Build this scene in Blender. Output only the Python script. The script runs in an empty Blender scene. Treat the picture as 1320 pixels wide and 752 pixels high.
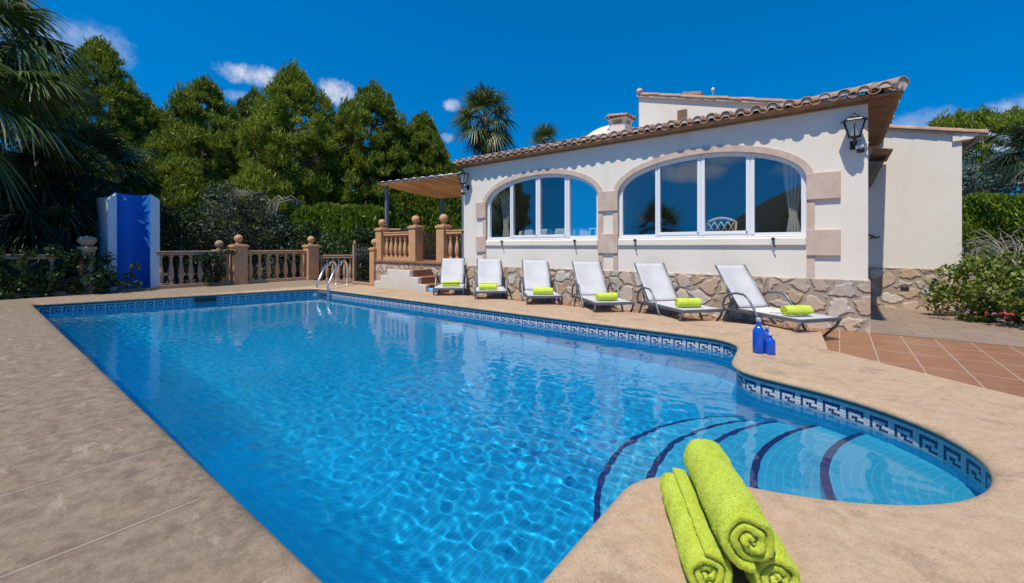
import bpy, bmesh, math, random
import numpy as np
from mathutils import Vector, Matrix
R = math.radians
PI = math.pi
SC = bpy.context.scene
COL = SC.collection

# ------------------------------------------------------------------ camera, light, exposure
CAM_H, FPX, HOR, CU = 1.2, 540.0, 318.0, 660.0
YAW = R(37.97)
cam = bpy.data.cameras.new('camera')
cam_o = bpy.data.objects.new('camera', cam); COL.objects.link(cam_o)
cam_o.location = (0, 0, CAM_H); cam_o.rotation_euler = (R(90), 0, YAW)
cam.lens = FPX / 1320 * 36; cam.sensor_width = 36
cam.shift_y = -(376 - HOR) / 1320
cam.clip_start = .02; cam.clip_end = 3000
SC.camera = cam_o

SUN_EL, SUN_AZ_X = 64.0, -.05
world = bpy.data.worlds.new('World'); SC.world = world; world.use_nodes = True
WN = world.node_tree
sun_d = Vector((SUN_AZ_X, 1, -math.tan(R(SUN_EL)))).normalized()      # the way the light travels
sl = bpy.data.lights.new('sun', 'SUN'); sl.energy = 4.2; sl.angle = R(.53); sl.color = (1, .915, .77)
sun = bpy.data.objects.new('sun', sl); COL.objects.link(sun)
sun.rotation_euler = sun_d.to_track_quat('-Z', 'Y').to_euler()
sl.cycles.is_caustics_light = True
SKY_STRENGTH = .13
SC.view_settings.view_transform = 'Standard'; SC.view_settings.look = 'None'
SC.view_settings.exposure = .16; SC.view_settings.gamma = 1
try: SC.view_settings.use_curve_mapping = False
except Exception: pass
SC.cycles.max_bounces = 8; SC.cycles.transparent_max_bounces = 12
SC.cycles.sample_clamp_indirect = 6

CS, SN = math.cos(YAW), math.sin(YAW)
def c2w(x, y, z=0.0):                     # metres right of / ahead of the camera -> world
    return Vector((CS * x - SN * y, SN * x + CS * y, z))
def ray(u, v):
    d = c2w((u - CU) / FPX, 1); d.z = (HOR - v) / FPX; return d
def G(u, v, z=0.0):
    d = ray(u, v); t = (z - CAM_H) / d.z; return Vector((d.x * t, d.y * t, z))
def W(u, v, Y):
    d = ray(u, v); t = Y / d.y; return Vector((d.x * t, Y, CAM_H + d.z * t))
def XP(u, v, X):
    d = ray(u, v); t = X / d.x; return Vector((X, d.y * t, CAM_H + d.z * t))
def D(u, v, dep):
    d = ray(u, v); return Vector((d.x * dep, d.y * dep, CAM_H + d.z * dep))

# sky: Nishita, deepened as through a polarising filter, with a few small clouds at infinity
def wnode(t, **k):
    n = WN.nodes.new(t)
    for a, b in k.items(): setattr(n, a, b)
    return n
def build_sky():
    L = WN.links.new
    bg = WN.nodes['Background']; bg.inputs[1].default_value = SKY_STRENGTH
    sky = wnode('ShaderNodeTexSky', sky_type='NISHITA', sun_disc=False)
    sky.sun_elevation = R(SUN_EL)
    sky.sun_rotation = math.atan2(-sun_d.x, -sun_d.y)
    sky.air_density = 1.0; sky.dust_density = .2; sky.ozone_density = 6; sky.altitude = 300
    gm = wnode('ShaderNodeGamma'); gm.inputs[1].default_value = 1.0
    hs = wnode('ShaderNodeHueSaturation'); hs.inputs['Saturation'].default_value = 1.5; hs.inputs['Value'].default_value = .92
    mulc = wnode('ShaderNodeMix', data_type='RGBA', blend_type='MULTIPLY'); mulc.inputs[0].default_value = 1
    mulc.inputs[7].default_value = (.30, 1.30, 1.24, 1)
    L(sky.outputs[0], gm.inputs[0]); L(gm.outputs[0], hs.inputs['Color']); L(hs.outputs[0], mulc.inputs[6])
    tc = wnode('ShaderNodeTexCoord')
    # the deep even blue of a polarised sky: look up the sky higher than the eye does
    vm = wnode('ShaderNodeVectorMath', operation='MULTIPLY'); vm.inputs[1].default_value = (1, 1, .85); L(tc.outputs['Generated'], vm.inputs[0])
    va = wnode('ShaderNodeVectorMath', operation='ADD'); va.inputs[1].default_value = (0, 0, .20); L(vm.outputs[0], va.inputs[0])
    vn = wnode('ShaderNodeVectorMath', operation='NORMALIZE'); L(va.outputs[0], vn.inputs[0]); L(vn.outputs[0], sky.inputs[0])
    nz = wnode('ShaderNodeTexNoise'); nz.inputs['Scale'].default_value = 13; nz.inputs['Detail'].default_value = 8
    nz.inputs['Roughness'].default_value = .7
    L(tc.outputs['Generated'], nz.inputs['Vector'])
    def clouds():
        for (u, v, a, b, s) in ((88, 52, 52, 26, .4), (332, 98, 40, 15, .95), (436, 120, 36, 18, 1.0), (585, 137, 16, 11, .8),
                                (575, 178, 14, 8, .45), (312, 125, 20, 8, .35), (1302, 172, 70, 30, .55), (1195, 158, 40, 14, .3), (740, 205, 60, 14, .2)):
            yield ray(u, v).normalized(), a / FPX, b / FPX, s
        for (u, v, a, b, s) in ((885, 222, 55, 16, .8), (945, 200, 46, 14, .7), (1030, 218, 34, 14, .6)):
            d = ray(u, v).normalized(); d.y = -d.y                   # clouds behind the viewer, mirrored in the panes
            yield d, a / FPX, b / FPX, s
    total = None
    for d, a, b, s in clouds():
        r = Vector((d.y, -d.x, 0)).normalized(); up = r.cross(d)
        parts = []
        for axis, w in ((r, a), (up, b)):
            dp = wnode('ShaderNodeVectorMath', operation='DOT_PRODUCT'); dp.inputs[1].default_value = axis / w
            L(tc.outputs['Generated'], dp.inputs[0])
            sq = wnode('ShaderNodeMath', operation='MULTIPLY'); L(dp.outputs['Value'], sq.inputs[0]); L(dp.outputs['Value'], sq.inputs[1])
            parts.append(sq)
        ad = wnode('ShaderNodeMath', operation='ADD'); L(parts[0].outputs[0], ad.inputs[0]); L(parts[1].outputs[0], ad.inputs[1])
        fr = wnode('ShaderNodeVectorMath', operation='DOT_PRODUCT'); fr.inputs[1].default_value = d; L(tc.outputs['Generated'], fr.inputs[0])
        gt = wnode('ShaderNodeMath', operation='GREATER_THAN'); L(fr.outputs['Value'], gt.inputs[0]); gt.inputs[1].default_value = 0
        mr = wnode('ShaderNodeMapRange'); L(ad.outputs[0], mr.inputs[0])
        mr.inputs[1].default_value = 0; mr.inputs[2].default_value = 2.0; mr.inputs[3].default_value = .40; mr.inputs[4].default_value = -.22
        sm = wnode('ShaderNodeMath', operation='ADD'); L(mr.outputs[0], sm.inputs[0]); L(nz.outputs[0], sm.inputs[1])
        m2 = wnode('ShaderNodeMapRange', interpolation_type='SMOOTHSTEP'); L(sm.outputs[0], m2.inputs[0])
        m2.inputs[1].default_value = .64; m2.inputs[2].default_value = 1.04; m2.inputs[3].default_value = 0; m2.inputs[4].default_value = s
        ml = wnode('ShaderNodeMath', operation='MULTIPLY'); L(m2.outputs[0], ml.inputs[0]); L(gt.outputs[0], ml.inputs[1])
        if total is None: total = ml
        else:
            mx = wnode('ShaderNodeMath', operation='MAXIMUM'); L(total.outputs[0], mx.inputs[0]); L(ml.outputs[0], mx.inputs[1]); total = mx
    mix = wnode('ShaderNodeMix', data_type='RGBA'); L(total.outputs[0], mix.inputs[0]); L(mulc.outputs[2], mix.inputs[6])
    mix.inputs[7].default_value = (5.6, 5.8, 6.2, 1)
    L(mix.outputs[2], bg.inputs[0])
build_sky()

# ------------------------------------------------------------------ helpers
def tag(o, label=None, cat=None, group=None, kind=None):
    if label: o['label'] = label
    if cat: o['category'] = cat
    if group: o['group'] = group
    if kind: o['kind'] = kind
    return o
def thing(name, label, cat, loc=(0, 0, 0), rz=0, group=None):
    o = bpy.data.objects.new(name, None); COL.objects.link(o)
    o.location = loc; o.rotation_euler = (0, 0, rz); o.empty_display_size = .2
    return tag(o, label, cat, group)
def dup(root, loc, rz, label, group=None):
    r = root.copy(); COL.objects.link(r); r.location = loc; r.rotation_euler = (0, 0, rz); r['label'] = label
    if group: r['group'] = group
    for ch in root.children:
        c = ch.copy(); COL.objects.link(c); c.parent = r
        for g in ch.children:
            d = g.copy(); COL.objects.link(d); d.parent = c
    return r
class MB:
    def __init__(s): s.v = []; s.f = []; s.m = []; s.n = 0; s.sm = []
    def add(s, vs, fs, mi=0, smooth=False):
        b = s.n; s.v.extend([tuple(p) for p in vs]); s.n += len(vs)
        for f in fs: s.f.append(tuple(b + i for i in f)); s.m.append(mi); s.sm.append(smooth)
        return s
    def box(s, x0, x1, y0, y1, z0, z1, mi=0):
        vs = [(x, y, z) for z in (z0, z1) for y in (y0, y1) for x in (x0, x1)]
        return s.add(vs, [(0, 2, 3, 1), (4, 5, 7, 6), (0, 1, 5, 4), (1, 3, 7, 5), (3, 2, 6, 7), (2, 0, 4, 6)], mi)
    def obox(s, c, half, rot, mi=0):               # oriented box: rot is a Matrix 3x3
        c = Vector(c); vs = []
        for z in (-1, 1):
            for y in (-1, 1):
                for x in (-1, 1): vs.append(c + rot @ Vector((x * half[0], y * half[1], z * half[2])))
        return s.add(vs, [(0, 2, 3, 1), (4, 5, 7, 6), (0, 1, 5, 4), (1, 3, 7, 5), (3, 2, 6, 7), (2, 0, 4, 6)], mi)
    def bar(s, a, b, w, h, mi=0):
        a, b = Vector(a), Vector(b); d = (b - a); q = d.to_track_quat('X', 'Z').to_matrix()
        return s.obox((a + b) / 2, (d.length / 2, w / 2, h / 2), q, mi)
    def tube(s, pts, r, n=8, mi=0, caps=True, closed=False):
        P = [Vector(p) for p in pts]; k = len(P); rs = r if isinstance(r, (list, tuple)) else [r] * k
        vs = []; prev = None
        for i in range(k):
            if closed: t = P[(i + 1) % k] - P[i - 1]
            else: t = P[min(i + 1, k - 1)] - P[max(i - 1, 0)]
            t.normalize()
            if prev is None:
                a = Vector((0, 0, 1)) if abs(t.z) < .9 else Vector((1, 0, 0))
                nx = t.cross(a).normalized()
            else: nx = (prev - t * prev.dot(t)).normalized()
            prev = nx; ny = t.cross(nx)
            for j in range(n):
                an = 2 * PI * j / n; vs.append(P[i] + (nx * math.cos(an) + ny * math.sin(an)) * rs[i])
        fs = []
        for i in range(k if closed else k - 1):
            i2 = (i + 1) % k
            for j in range(n):
                j2 = (j + 1) % n; fs.append((i * n + j, i * n + j2, i2 * n + j2, i2 * n + j))
        if caps and not closed:
            s.add(vs, fs, mi, True); b = s.n - len(vs)
            s.f.append(tuple(b + j for j in reversed(range(n)))); s.m.append(mi); s.sm.append(False)
            s.f.append(tuple(b + (k - 1) * n + j for j in range(n))); s.m.append(mi); s.sm.append(False)
            return s
        return s.add(vs, fs, mi, True)
    def lathe(s, prof, c=(0, 0, 0), n=16, mi=0, smooth=True):
        vs = []; k = len(prof)
        for r, z in prof:
            for j in range(n):
                a = 2 * PI * j / n; vs.append((c[0] + r * math.cos(a), c[1] + r * math.sin(a), c[2] + z))
        fs = [(i * n + j, i * n + (j + 1) % n, (i + 1) * n + (j + 1) % n, (i + 1) * n + j) for i in range(k - 1) for j in range(n)]
        fs.append(tuple(reversed(range(n)))); fs.append(tuple((k - 1) * n + j for j in range(n)))
        return s.add(vs, fs, mi, smooth)
    def ball(s, c, r, n=16, m=10, mi=0):
        return s.lathe([(max(.001, r * math.sin(PI * i / m)), -r * math.cos(PI * i / m)) for i in range(m + 1)], c, n, mi)
    def prism(s, poly, a0, a1, axis='z', mi=0):    # extrude a 2D polygon along an axis
        k = len(poly)
        def p(q, a): return (q[0], q[1], a) if axis == 'z' else ((q[0], a, q[1]) if axis == 'y' else (a, q[0], q[1]))
        vs = [p(q, a0) for q in poly] + [p(q, a1) for q in poly]
        fs = [tuple(reversed(range(k))), tuple(range(k, 2 * k))] + [(i, (i + 1) % k, k + (i + 1) % k, k + i) for i in range(k)]
        return s.add(vs, fs, mi)
    def build(s, name, mats, parent=None, bevel=0, at=None, fixn=True, seg=2, autos=True):
        me = bpy.data.meshes.new(name); me.from_pydata(s.v, [], s.f)
        if not isinstance(mats, (list, tuple)): mats = [mats]
        for m in mats: me.materials.append(m)
        me.polygons.foreach_set('material_index', s.m); me.polygons.foreach_set('use_smooth', s.sm)
        if fixn:
            bm = bmesh.new(); bm.from_mesh(me); bmesh.ops.recalc_face_normals(bm, faces=bm.faces); bm.to_mesh(me); bm.free()
        me.update()
        o = bpy.data.objects.new(name, me); COL.objects.link(o)
        if parent is not None:
            o.parent = parent
            if at is None: pass
        if at is not None:                           # mesh was written in world space: move its origin to `at`
            me.transform(Matrix.Translation(-Vector(at)))
            if parent is None: o.location = at
        if bevel:
            b = o.modifiers.new('bevel', 'BEVEL'); b.width = bevel; b.segments = seg; b.limit_method = 'ANGLE'; b.angle_limit = R(35)
            b.harden_normals = False
        return o
def npmesh(name, v, f, mats, parent=None, at=None, smooth=False, mi=None):
    me = bpy.data.meshes.new(name)
    v = np.asarray(v, dtype=np.float32); f = np.asarray(f, dtype=np.int32)
    nv, nf, k = len(v), len(f), f.shape[1]
    if at is not None: v = v - np.array(at, dtype=np.float32)
    me.vertices.add(nv); me.vertices.foreach_set('co', v.ravel())
    me.loops.add(nf * k); me.loops.foreach_set('vertex_index', f.ravel())
    me.polygons.add(nf); me.polygons.foreach_set('loop_start', np.arange(0, nf * k, k, dtype=np.int32))
    if not isinstance(mats, (list, tuple)): mats = [mats]
    for m in mats: me.materials.append(m)
    if mi is not None: me.polygons.foreach_set('material_index', np.asarray(mi, dtype=np.int32))
    if smooth: me.polygons.foreach_set('use_smooth', np.ones(nf, dtype=bool))
    me.update(calc_edges=True); me.validate()
    o = bpy.data.objects.new(name, me); COL.objects.link(o)
    if parent is not None: o.parent = parent
    elif at is not None: o.location = at
    return o
def fill(loops, to3d):                               # triangulated polygon with holes -> verts, faces
    bm = bmesh.new(); es = []
    for lp in loops:
        vs = [bm.verts.new(to3d(p)) for p in lp]
        for i in range(len(vs)): es.append(bm.edges.new((vs[i], vs[(i + 1) % len(vs)])))
    bmesh.ops.triangle_fill(bm, use_beauty=True, use_dissolve=False, edges=es)
    bm.verts.index_update()
    v = [tuple(x.co) for x in bm.verts]; f = [tuple(x.index for x in q.verts) for q in bm.faces]
    bm.free(); return v, f

# ------------------------------------------------------------------ materials
class NT:
    def __init__(s, name):
        s.m = bpy.data.materials.new(name); s.m.use_nodes = True; s.t = s.m.node_tree
        s.b = s.t.nodes['Principled BSDF']; s.out = s.t.nodes['Material Output']; s.tc = s.n('ShaderNodeTexCoord')
    def n(s, t, **k):
        q = s.t.nodes.new(t)
        for a, b in k.items(): setattr(q, a, b)
        return q
    def L(s, a, b): s.t.links.new(a, b)
    def coord(s, scale=(1, 1, 1), kind='Object', loc=(0, 0, 0), rot=(0, 0, 0)):
        mp = s.n('ShaderNodeMapping'); mp.inputs['Scale'].default_value = scale; mp.inputs['Location'].default_value = loc; mp.inputs['Rotation'].default_value = rot
        s.L(s.tc.outputs[kind], mp.inputs[0]); return mp.outputs[0]
    def noise(s, scale, detail=4, rough=.55, vec=None, dist=0):
        q = s.n('ShaderNodeTexNoise'); q.inputs['Scale'].default_value = scale; q.inputs['Detail'].default_value = detail
        q.inputs['Roughness'].default_value = rough; q.inputs['Distortion'].default_value = dist
        s.L(vec if vec is not None else s.tc.outputs['Object'], q.inputs['Vector']); return q.outputs[0]
    def rng(s, x, a, b, c=0, d=1, smooth=True):
        q = s.n('ShaderNodeMapRange'); q.interpolation_type = 'SMOOTHSTEP' if smooth else 'LINEAR'
        s.L(x, q.inputs[0])
        for i, val in enumerate((a, b, c, d)): q.inputs[i + 1].default_value = val
        return q.outputs[0]
    def mix(s, fac, a, b, mode='MIX'):
        q = s.n('ShaderNodeMix', data_type='RGBA', blend_type=mode)
        for sock, val in ((q.inputs[0], fac), (q.inputs[6], a), (q.inputs[7], b)):
            if isinstance(val, (int, float)): sock.default_value = val
            elif isinstance(val, tuple): sock.default_value = (*val, 1) if len(val) == 3 else val
            else: s.L(val, sock)
        return q.outputs[2]
    def math(s, op, a, b=None, c=None):
        q = s.n('ShaderNodeMath', operation=op)
        for i, val in enumerate((a, b, c)):
            if val is None: continue
            if isinstance(val, (int, float)): q.inputs[i].default_value = val
            else: s.L(val, q.inputs[i])
        return q.outputs[0]
    def base(s, c):
        if isinstance(c, tuple): s.b.inputs['Base Color'].default_value = (*c, 1)
        else: s.L(c, s.b.inputs['Base Color'])
        return s
    def rough(s, r):
        if isinstance(r, (int, float)): s.b.inputs['Roughness'].default_value = r
        else: s.L(r, s.b.inputs['Roughness'])
        return s
    def bump(s, h, strength=.3, dist=.01):
        q = s.n('ShaderNodeBump'); q.inputs['Strength'].default_value = strength; q.inputs['Distance'].default_value = dist
        s.L(h, q.inputs['Height']); s.L(q.outputs[0], s.b.inputs['Normal']); return s
def simple(name, c, c2=None, scale=4, rough=.6, bump=0, bscale=60, bdist=.005, metal=0, lo=.35, hi=.65, spec=.5):
    t = NT(name)
    if c2: t.base(t.mix(t.rng(t.noise(scale), lo, hi), c, c2))
    else: t.base(c)
    t.rough(rough); t.b.inputs['Metallic'].default_value = metal; t.b.inputs['Specular IOR Level'].default_value = spec
    if bump: t.bump(t.noise(bscale, 3), bump, bdist)
    return t.m

def m_deck():
    t = NT('stamped concrete'); sep = t.n('ShaderNodeSeparateXYZ'); t.L(t.tc.outputs['Object'], sep.inputs[0])
    X, Y = sep.outputs[0], sep.outputs[1]
    fine = t.noise(95, 4, .75); mid = t.noise(11, 10, .74); big = t.noise(.9, 5, .6); streak = t.noise(1, 5, .6, t.coord((.9, 6, 1)))
    pale_tone = t.mix(t.rng(mid, .3, .7), (.43, .29, .178), (.54, .385, .25))
    dark_tone = t.mix(t.rng(mid, .32, .66), (.150, .110, .072), (.285, .215, .146))
    my = t.rng(t.math('ADD', Y, t.math('MULTIPLY', big, .5)), .95, 1.35, 1, 0)           # darker deck tone on the near left side of the pool
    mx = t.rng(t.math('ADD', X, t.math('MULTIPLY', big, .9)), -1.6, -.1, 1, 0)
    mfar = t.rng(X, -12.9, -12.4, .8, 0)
    c = t.mix(t.math('MAXIMUM', t.math('MULTIPLY', my, mx), mfar), pale_tone, dark_tone)
    c = t.mix(t.math('MULTIPLY', t.rng(t.noise(2.6, 10, .78), .53, .60), .30), c, (.12, .09, .065)); c = t.mix(t.math('MULTIPLY', t.rng(streak, .55, .8), .2), c, (.15, .115, .085))
    c = t.mix(t.math('MULTIPLY', t.rng(big, .52, .72), .35), c, (.26, .19, .135))
    c = t.mix(t.math('MULTIPLY', t.rng(t.noise(38, 9, .8), .55, .64), .4), c, (.13, .092, .06))
    c = t.mix(t.math('MULTIPLY', t.rng(fine, .54, .66), .6), c, (.15, .105, .07))
    c = t.mix(t.math('MULTIPLY', t.rng(fine, .42, .28), .35), c, (.62, .50, .39))
    # seams between the cast panels, every 0.78 m along the near side
    fx = t.math('ABSOLUTE', t.math('SUBTRACT', t.math('FRACT', t.math('ADD', t.math('DIVIDE', t.math('ADD', X, t.math('MULTIPLY', t.noise(3, 2), .02)), .78), 30.06)), .5))
    wob = t.math('ADD', .474, t.math('MULTIPLY', t.noise(1.3, 2), .0))
    seam = t.math('MULTIPLY', t.rng(fx, .485, .497), t.rng(Y, .70, .60))
    c = t.mix(t.math('MULTIPLY', seam, .55), c, (.40, .32, .25))
    edge = t.math('MULTIPLY', t.rng(fx, .468, .48), t.rng(Y, .70, .60))
    c = t.mix(t.math('MULTIPLY', t.math('SUBTRACT', edge, seam), .35), c, (.12, .09, .065))
    c = t.mix(t.math('MULTIPLY', t.rng(t.noise(1, 9, .75, t.coord((2.2, 7, 1), rot=(0, 0, 1.3))), .56, .66), .35), c, (.50, .41, .31))
    t.base(c).rough(.85)
    h = t.math('ADD', t.math('MULTIPLY', fine, .5), t.math('ADD', t.math('MULTIPLY', t.noise(35, 4, .7), .8), t.math('MULTIPLY', seam, -.5)))
    return t.bump(h, .7, .006).m
def m_tiles():
    t = NT('terracotta floor tile'); sep = t.n('ShaderNodeSeparateXYZ'); t.L(t.tc.outputs['Object'], sep.inputs[0])
    X, Y = sep.outputs[0], sep.outputs[1]
    tx = t.math('ADD', t.math('DIVIDE', t.math('SUBTRACT', X, .37), .363), 80); ty = t.math('ADD', t.math('DIVIDE', t.math('SUBTRACT', Y, 6.53), .726), 80)
    def g(x, w): return t.rng(t.math('ABSOLUTE', t.math('SUBTRACT', t.math('FRACT', x), .5)), .5 - w, .5 - w * .6)
    gm = t.math('MAXIMUM', g(tx, .02), g(ty, .010))
    cell = t.n('ShaderNodeCombineXYZ'); t.L(t.math('FLOOR', tx), cell.inputs[0]); t.L(t.math('FLOOR', ty), cell.inputs[1])
    wn = t.n('ShaderNodeTexWhiteNoise'); t.L(cell.outputs[0], wn.inputs[0])
    grain = t.noise(1, 5, .6, t.coord((4, 42, 1)))
    c = t.mix(t.rng(grain, .3, .7), (.205, .095, .040), (.37, .178, .085))
    c = t.mix(t.math('MULTIPLY', wn.outputs[0], .35), c, (.30, .125, .06))
    c = t.mix(t.math('MULTIPLY', t.rng(t.noise(1.4, 5), .5, .75), .35), c, (.34, .22, .15))
    c = t.mix(gm, c, (.44, .34, .26))
    t.base(c).rough(t.rng(grain, .2, .8, .42, .62))
    return t.bump(t.math('ADD', t.math('MULTIPLY', gm, -1), t.math('MULTIPLY', grain, .25)), .4, .003).m
def m_path():
    t = NT('grey path paving')
    br = t.n('ShaderNodeTexBrick'); t.L(t.coord((1, 1, 1), rot=(0, 0, 0)), br.inputs[0])
    br.inputs['Scale'].default_value = 1; br.inputs['Brick Width'].default_value = .6; br.inputs['Row Height'].default_value = .4; br.inputs['Mortar Size'].default_value = .008
    br.inputs['Color1'].default_value = (.31, .22, .155, 1); br.inputs['Color2'].default_value = (.27, .195, .14, 1); br.inputs['Mortar'].default_value = (.17, .13, .105, 1)
    c = t.mix(t.math('MULTIPLY', t.rng(t.noise(3, 6), .35, .7), .5), br.outputs[0], (.19, .145, .115))
    return t.base(c).rough(.85).bump(t.noise(60, 4), .4, .006).m
def m_stone():
    t = NT('irregular stone cladding')
    wv = t.n('ShaderNodeTexNoise'); wv.inputs['Scale'].default_value = 3.2; wv.inputs['Detail'].default_value = 3; t.L(t.tc.outputs['Object'], wv.inputs['Vector'])
    sb = t.n('ShaderNodeVectorMath', operation='SUBTRACT'); t.L(wv.outputs['Color'], sb.inputs[0]); sb.inputs[1].default_value = (.5, .5, .5)
    sc = t.n('ShaderNodeVectorMath', operation='SCALE'); t.L(sb.outputs[0], sc.inputs[0]); sc.inputs['Scale'].default_value = .32
    ad = t.n('ShaderNodeVectorMath', operation='ADD'); t.L(t.coord((1, 1, 1.12)), ad.inputs[0]); t.L(sc.outputs[0], ad.inputs[1])
    ve = t.n('ShaderNodeTexVoronoi', feature='DISTANCE_TO_EDGE'); vc = t.n('ShaderNodeTexVoronoi', feature='F1')
    for q in (ve, vc): q.inputs['Scale'].default_value = 3.3; q.inputs['Randomness'].default_value = .95; t.L(ad.outputs[0], q.inputs['Vector'])
    sepc = t.n('ShaderNodeSeparateColor'); t.L(vc.outputs['Color'], sepc.inputs[0])
    wob = t.math('MULTIPLY', t.math('SUBTRACT', t.noise(14, 3), .5), .06)
    e = t.math('ADD', ve.outputs['Distance'], wob)
    size = t.math('MULTIPLY', sepc.outputs[2], .07)
    e = t.math('SUBTRACT', e, size)
    stone = t.rng(e, .05, .085)
    ramp = t.n('ShaderNodeValToRGB'); t.L(sepc.outputs[0], ramp.inputs[0]); cr = ramp.color_ramp
    cr.elements[0].color = (.56, .47, .38, 1); cr.elements[1].color = (.48, .41, .34, 1)
    for p, c in ((.22, (.50, .34, .20, 1)), (.4, (.62, .57, .50, 1)), (.55, (.52, .36, .235, 1)), (.7, (.46, .40, .35, 1)), (.85, (.60, .48, .34, 1))):
        q = cr.elements.new(p); q.color = c
    vein = t.noise(9, 7, .7); c = t.mix(t.math('MULTIPLY', t.rng(vein, .48, .7), .6), ramp.outputs[0], (.42, .26, .13))
    c = t.mix(t.math('MULTIPLY', t.rng(t.noise(22, 5, .7), .5, .75), .45), c, (.68, .62, .55))
    mort = t.mix(t.rng(t.noise(30, 4), .3, .7), (.35, .275, .205), (.44, .355, .275))
    t.base(t.mix(stone, mort, c)).rough(.85)
    h = t.math('ADD', t.math('MULTIPLY', t.rng(e, .02, .14), 1.0), t.math('MULTIPLY', vein, .5))
    return t.bump(h, .9, .03).m
def m_stucco():
    t = NT('cream stucco')
    c = t.mix(t.rng(t.noise(1.2, 5), .3, .7), (.775, .71, .60), (.81, .75, .65))
    c = t.mix(t.math('MULTIPLY', t.rng(t.noise(1, 5, .6, t.coord((3, 3, .35))), .52, .8), .45), c, (.60, .55, .47))
    t.base(c).rough(.9)
    return t.bump(t.math('ADD', t.noise(45, 4, .6), t.math('MULTIPLY', t.noise(6, 3), .8)), .5, .006).m
def m_sand(name, a, b, d, bsc=70):
    t = NT(name)
    c = t.mix(t.rng(t.noise(5, 6, .6), .3, .7), a, b)
    c = t.mix(t.math('MULTIPLY', t.rng(t.noise(2, 5, .6, t.coord((3, 3, .7))), .5, .75), .5), c, d)
    return t.base(c).rough(.85).bump(t.noise(bsc, 4, .65), .5, .005).m
def m_rooftile():
    t = NT('clay roof tile'); isl = t.n('ShaderNodeNewGeometry').outputs['Random Per Island']
    ramp = t.n('ShaderNodeValToRGB'); t.L(isl, ramp.inputs[0]); cr = ramp.color_ramp
    cr.elements[0].color = (.36, .20, .12, 1); cr.elements[1].color = (.47, .33, .22, 1)
    for p, c in ((.3, (.42, .235, .14, 1)), (.6, (.45, .29, .185, 1)), (.8, (.33, .215, .145, 1))): cr.elements.new(p).color = c
    n = t.noise(11, 6, .7)
    c = t.mix(t.math('MULTIPLY', t.rng(n, .45, .7), .6), ramp.outputs[0], (.50, .44, .36))
    c = t.mix(t.math('MULTIPLY', t.rng(t.noise(25, 5, .7), .56, .72), .6), c, (.10, .085, .06))
    return t.base(c).rough(.9).bump(t.noise(70, 4), .5, .006).m
def m_leaf(name, a, b, c3=None, trans=.25, rough=.5, nscale=.9, spec=.35):
    t = NT(name); isl = t.n('ShaderNodeNewGeometry').outputs['Random Per Island']
    c = t.mix(t.rng(t.math('ADD', t.math('MULTIPLY', isl, .5), t.math('MULTIPLY', t.noise(nscale, 4), .6)), .28, .78), a, b)
    if c3: c = t.mix(t.rng(isl, .86, .97), c, c3)
    t.base(c).rough(rough); t.b.inputs['Specular IOR Level'].default_value = spec
    tr = t.n('ShaderNodeBsdfTranslucent'); t.L(c if not isinstance(c, tuple) else c, tr.inputs[0])
    mx = t.n('ShaderNodeMixShader'); mx.inputs[0].default_value = trans
    t.L(t.b.outputs[0], mx.inputs[1]); t.L(tr.outputs[0], mx.inputs[2]); t.L(mx.outputs[0], t.out.inputs[0])
    return t.m
def m_glass():
    t = NT('window glass'); fr = t.n('ShaderNodeFresnel'); fr.inputs[0].default_value = 2.35
    tr = t.n('ShaderNodeBsdfTransparent'); tr.inputs[0].default_value = (.86, .92, .93, 1)
    gl = t.n('ShaderNodeBsdfGlossy'); gl.inputs['Roughness'].default_value = 0; gl.inputs[0].default_value = (.9, .97, 1, 1)
    mx = t.n('ShaderNodeMixShader'); t.L(t.math('MINIMUM', fr.outputs[0], .48), mx.inputs[0]); t.L(tr.outputs[0], mx.inputs[1]); t.L(gl.outputs[0], mx.inputs[2])
    t.L(mx.outputs[0], t.out.inputs[0]); return t.m
def m_pooltile(name, c1, c2, polar=None):
    t = NT(name)
    if polar:
        sep = t.n('ShaderNodeSeparateXYZ'); t.L(t.coord((1, 1, 1), loc=(-polar[0], -polar[1], 0)), sep.inputs[0])
        rr = t.math('SQRT', t.math('ADD', t.math('MULTIPLY', sep.outputs[0], sep.outputs[0]), t.math('MULTIPLY', sep.outputs[1], sep.outputs[1])))
        a = t.math('MULTIPLY', t.math('ARCTAN2', sep.outputs[1], sep.outputs[0]), 1.2)
        comb = t.n('ShaderNodeCombineXYZ'); t.L(rr, comb.inputs[0]); t.L(a, comb.inputs[1]); vec = comb.outputs[0]
    else:
        sep = t.n('ShaderNodeSeparateXYZ'); t.L(t.tc.outputs['Object'], sep.inputs[0])
        comb = t.n('ShaderNodeCombineXYZ'); t.L(t.math('ADD', sep.outputs[0], t.math('MULTIPLY', sep.outputs[2], 1.0)), comb.inputs[0])
        t.L(t.math('ADD', sep.outputs[1], sep.outputs[2]), comb.inputs[1]); vec = comb.outputs[0]
    s2 = t.n('ShaderNodeSeparateXYZ'); t.L(vec, s2.inputs[0])
    def g(x, w):
        return t.rng(t.math('ABSOLUTE', t.math('SUBTRACT', t.math('FRACT', t.math('ADD', t.math('DIVIDE', x, .052 if polar else .04), 500)), .5)), .5 - w, .5 - w * .5)
    gm = t.math('MAXIMUM', g(s2.outputs[0], .07), t.math('MULTIPLY', g(s2.outputs[1], .05), .55))
    c = t.mix(t.rng(t.noise(26, 3, .8), .3, .7), c1, c2)
    c = t.mix(t.math('MULTIPLY', t.rng(t.noise(.5, 4), .35, .7), .4), c, tuple(.72 * q for q in c1))
    c = t.mix(t.math('MULTIPLY', gm, .5 if polar else .25), c, (.22, .50, .66))
    return t.base(c).rough(.35).m
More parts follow.
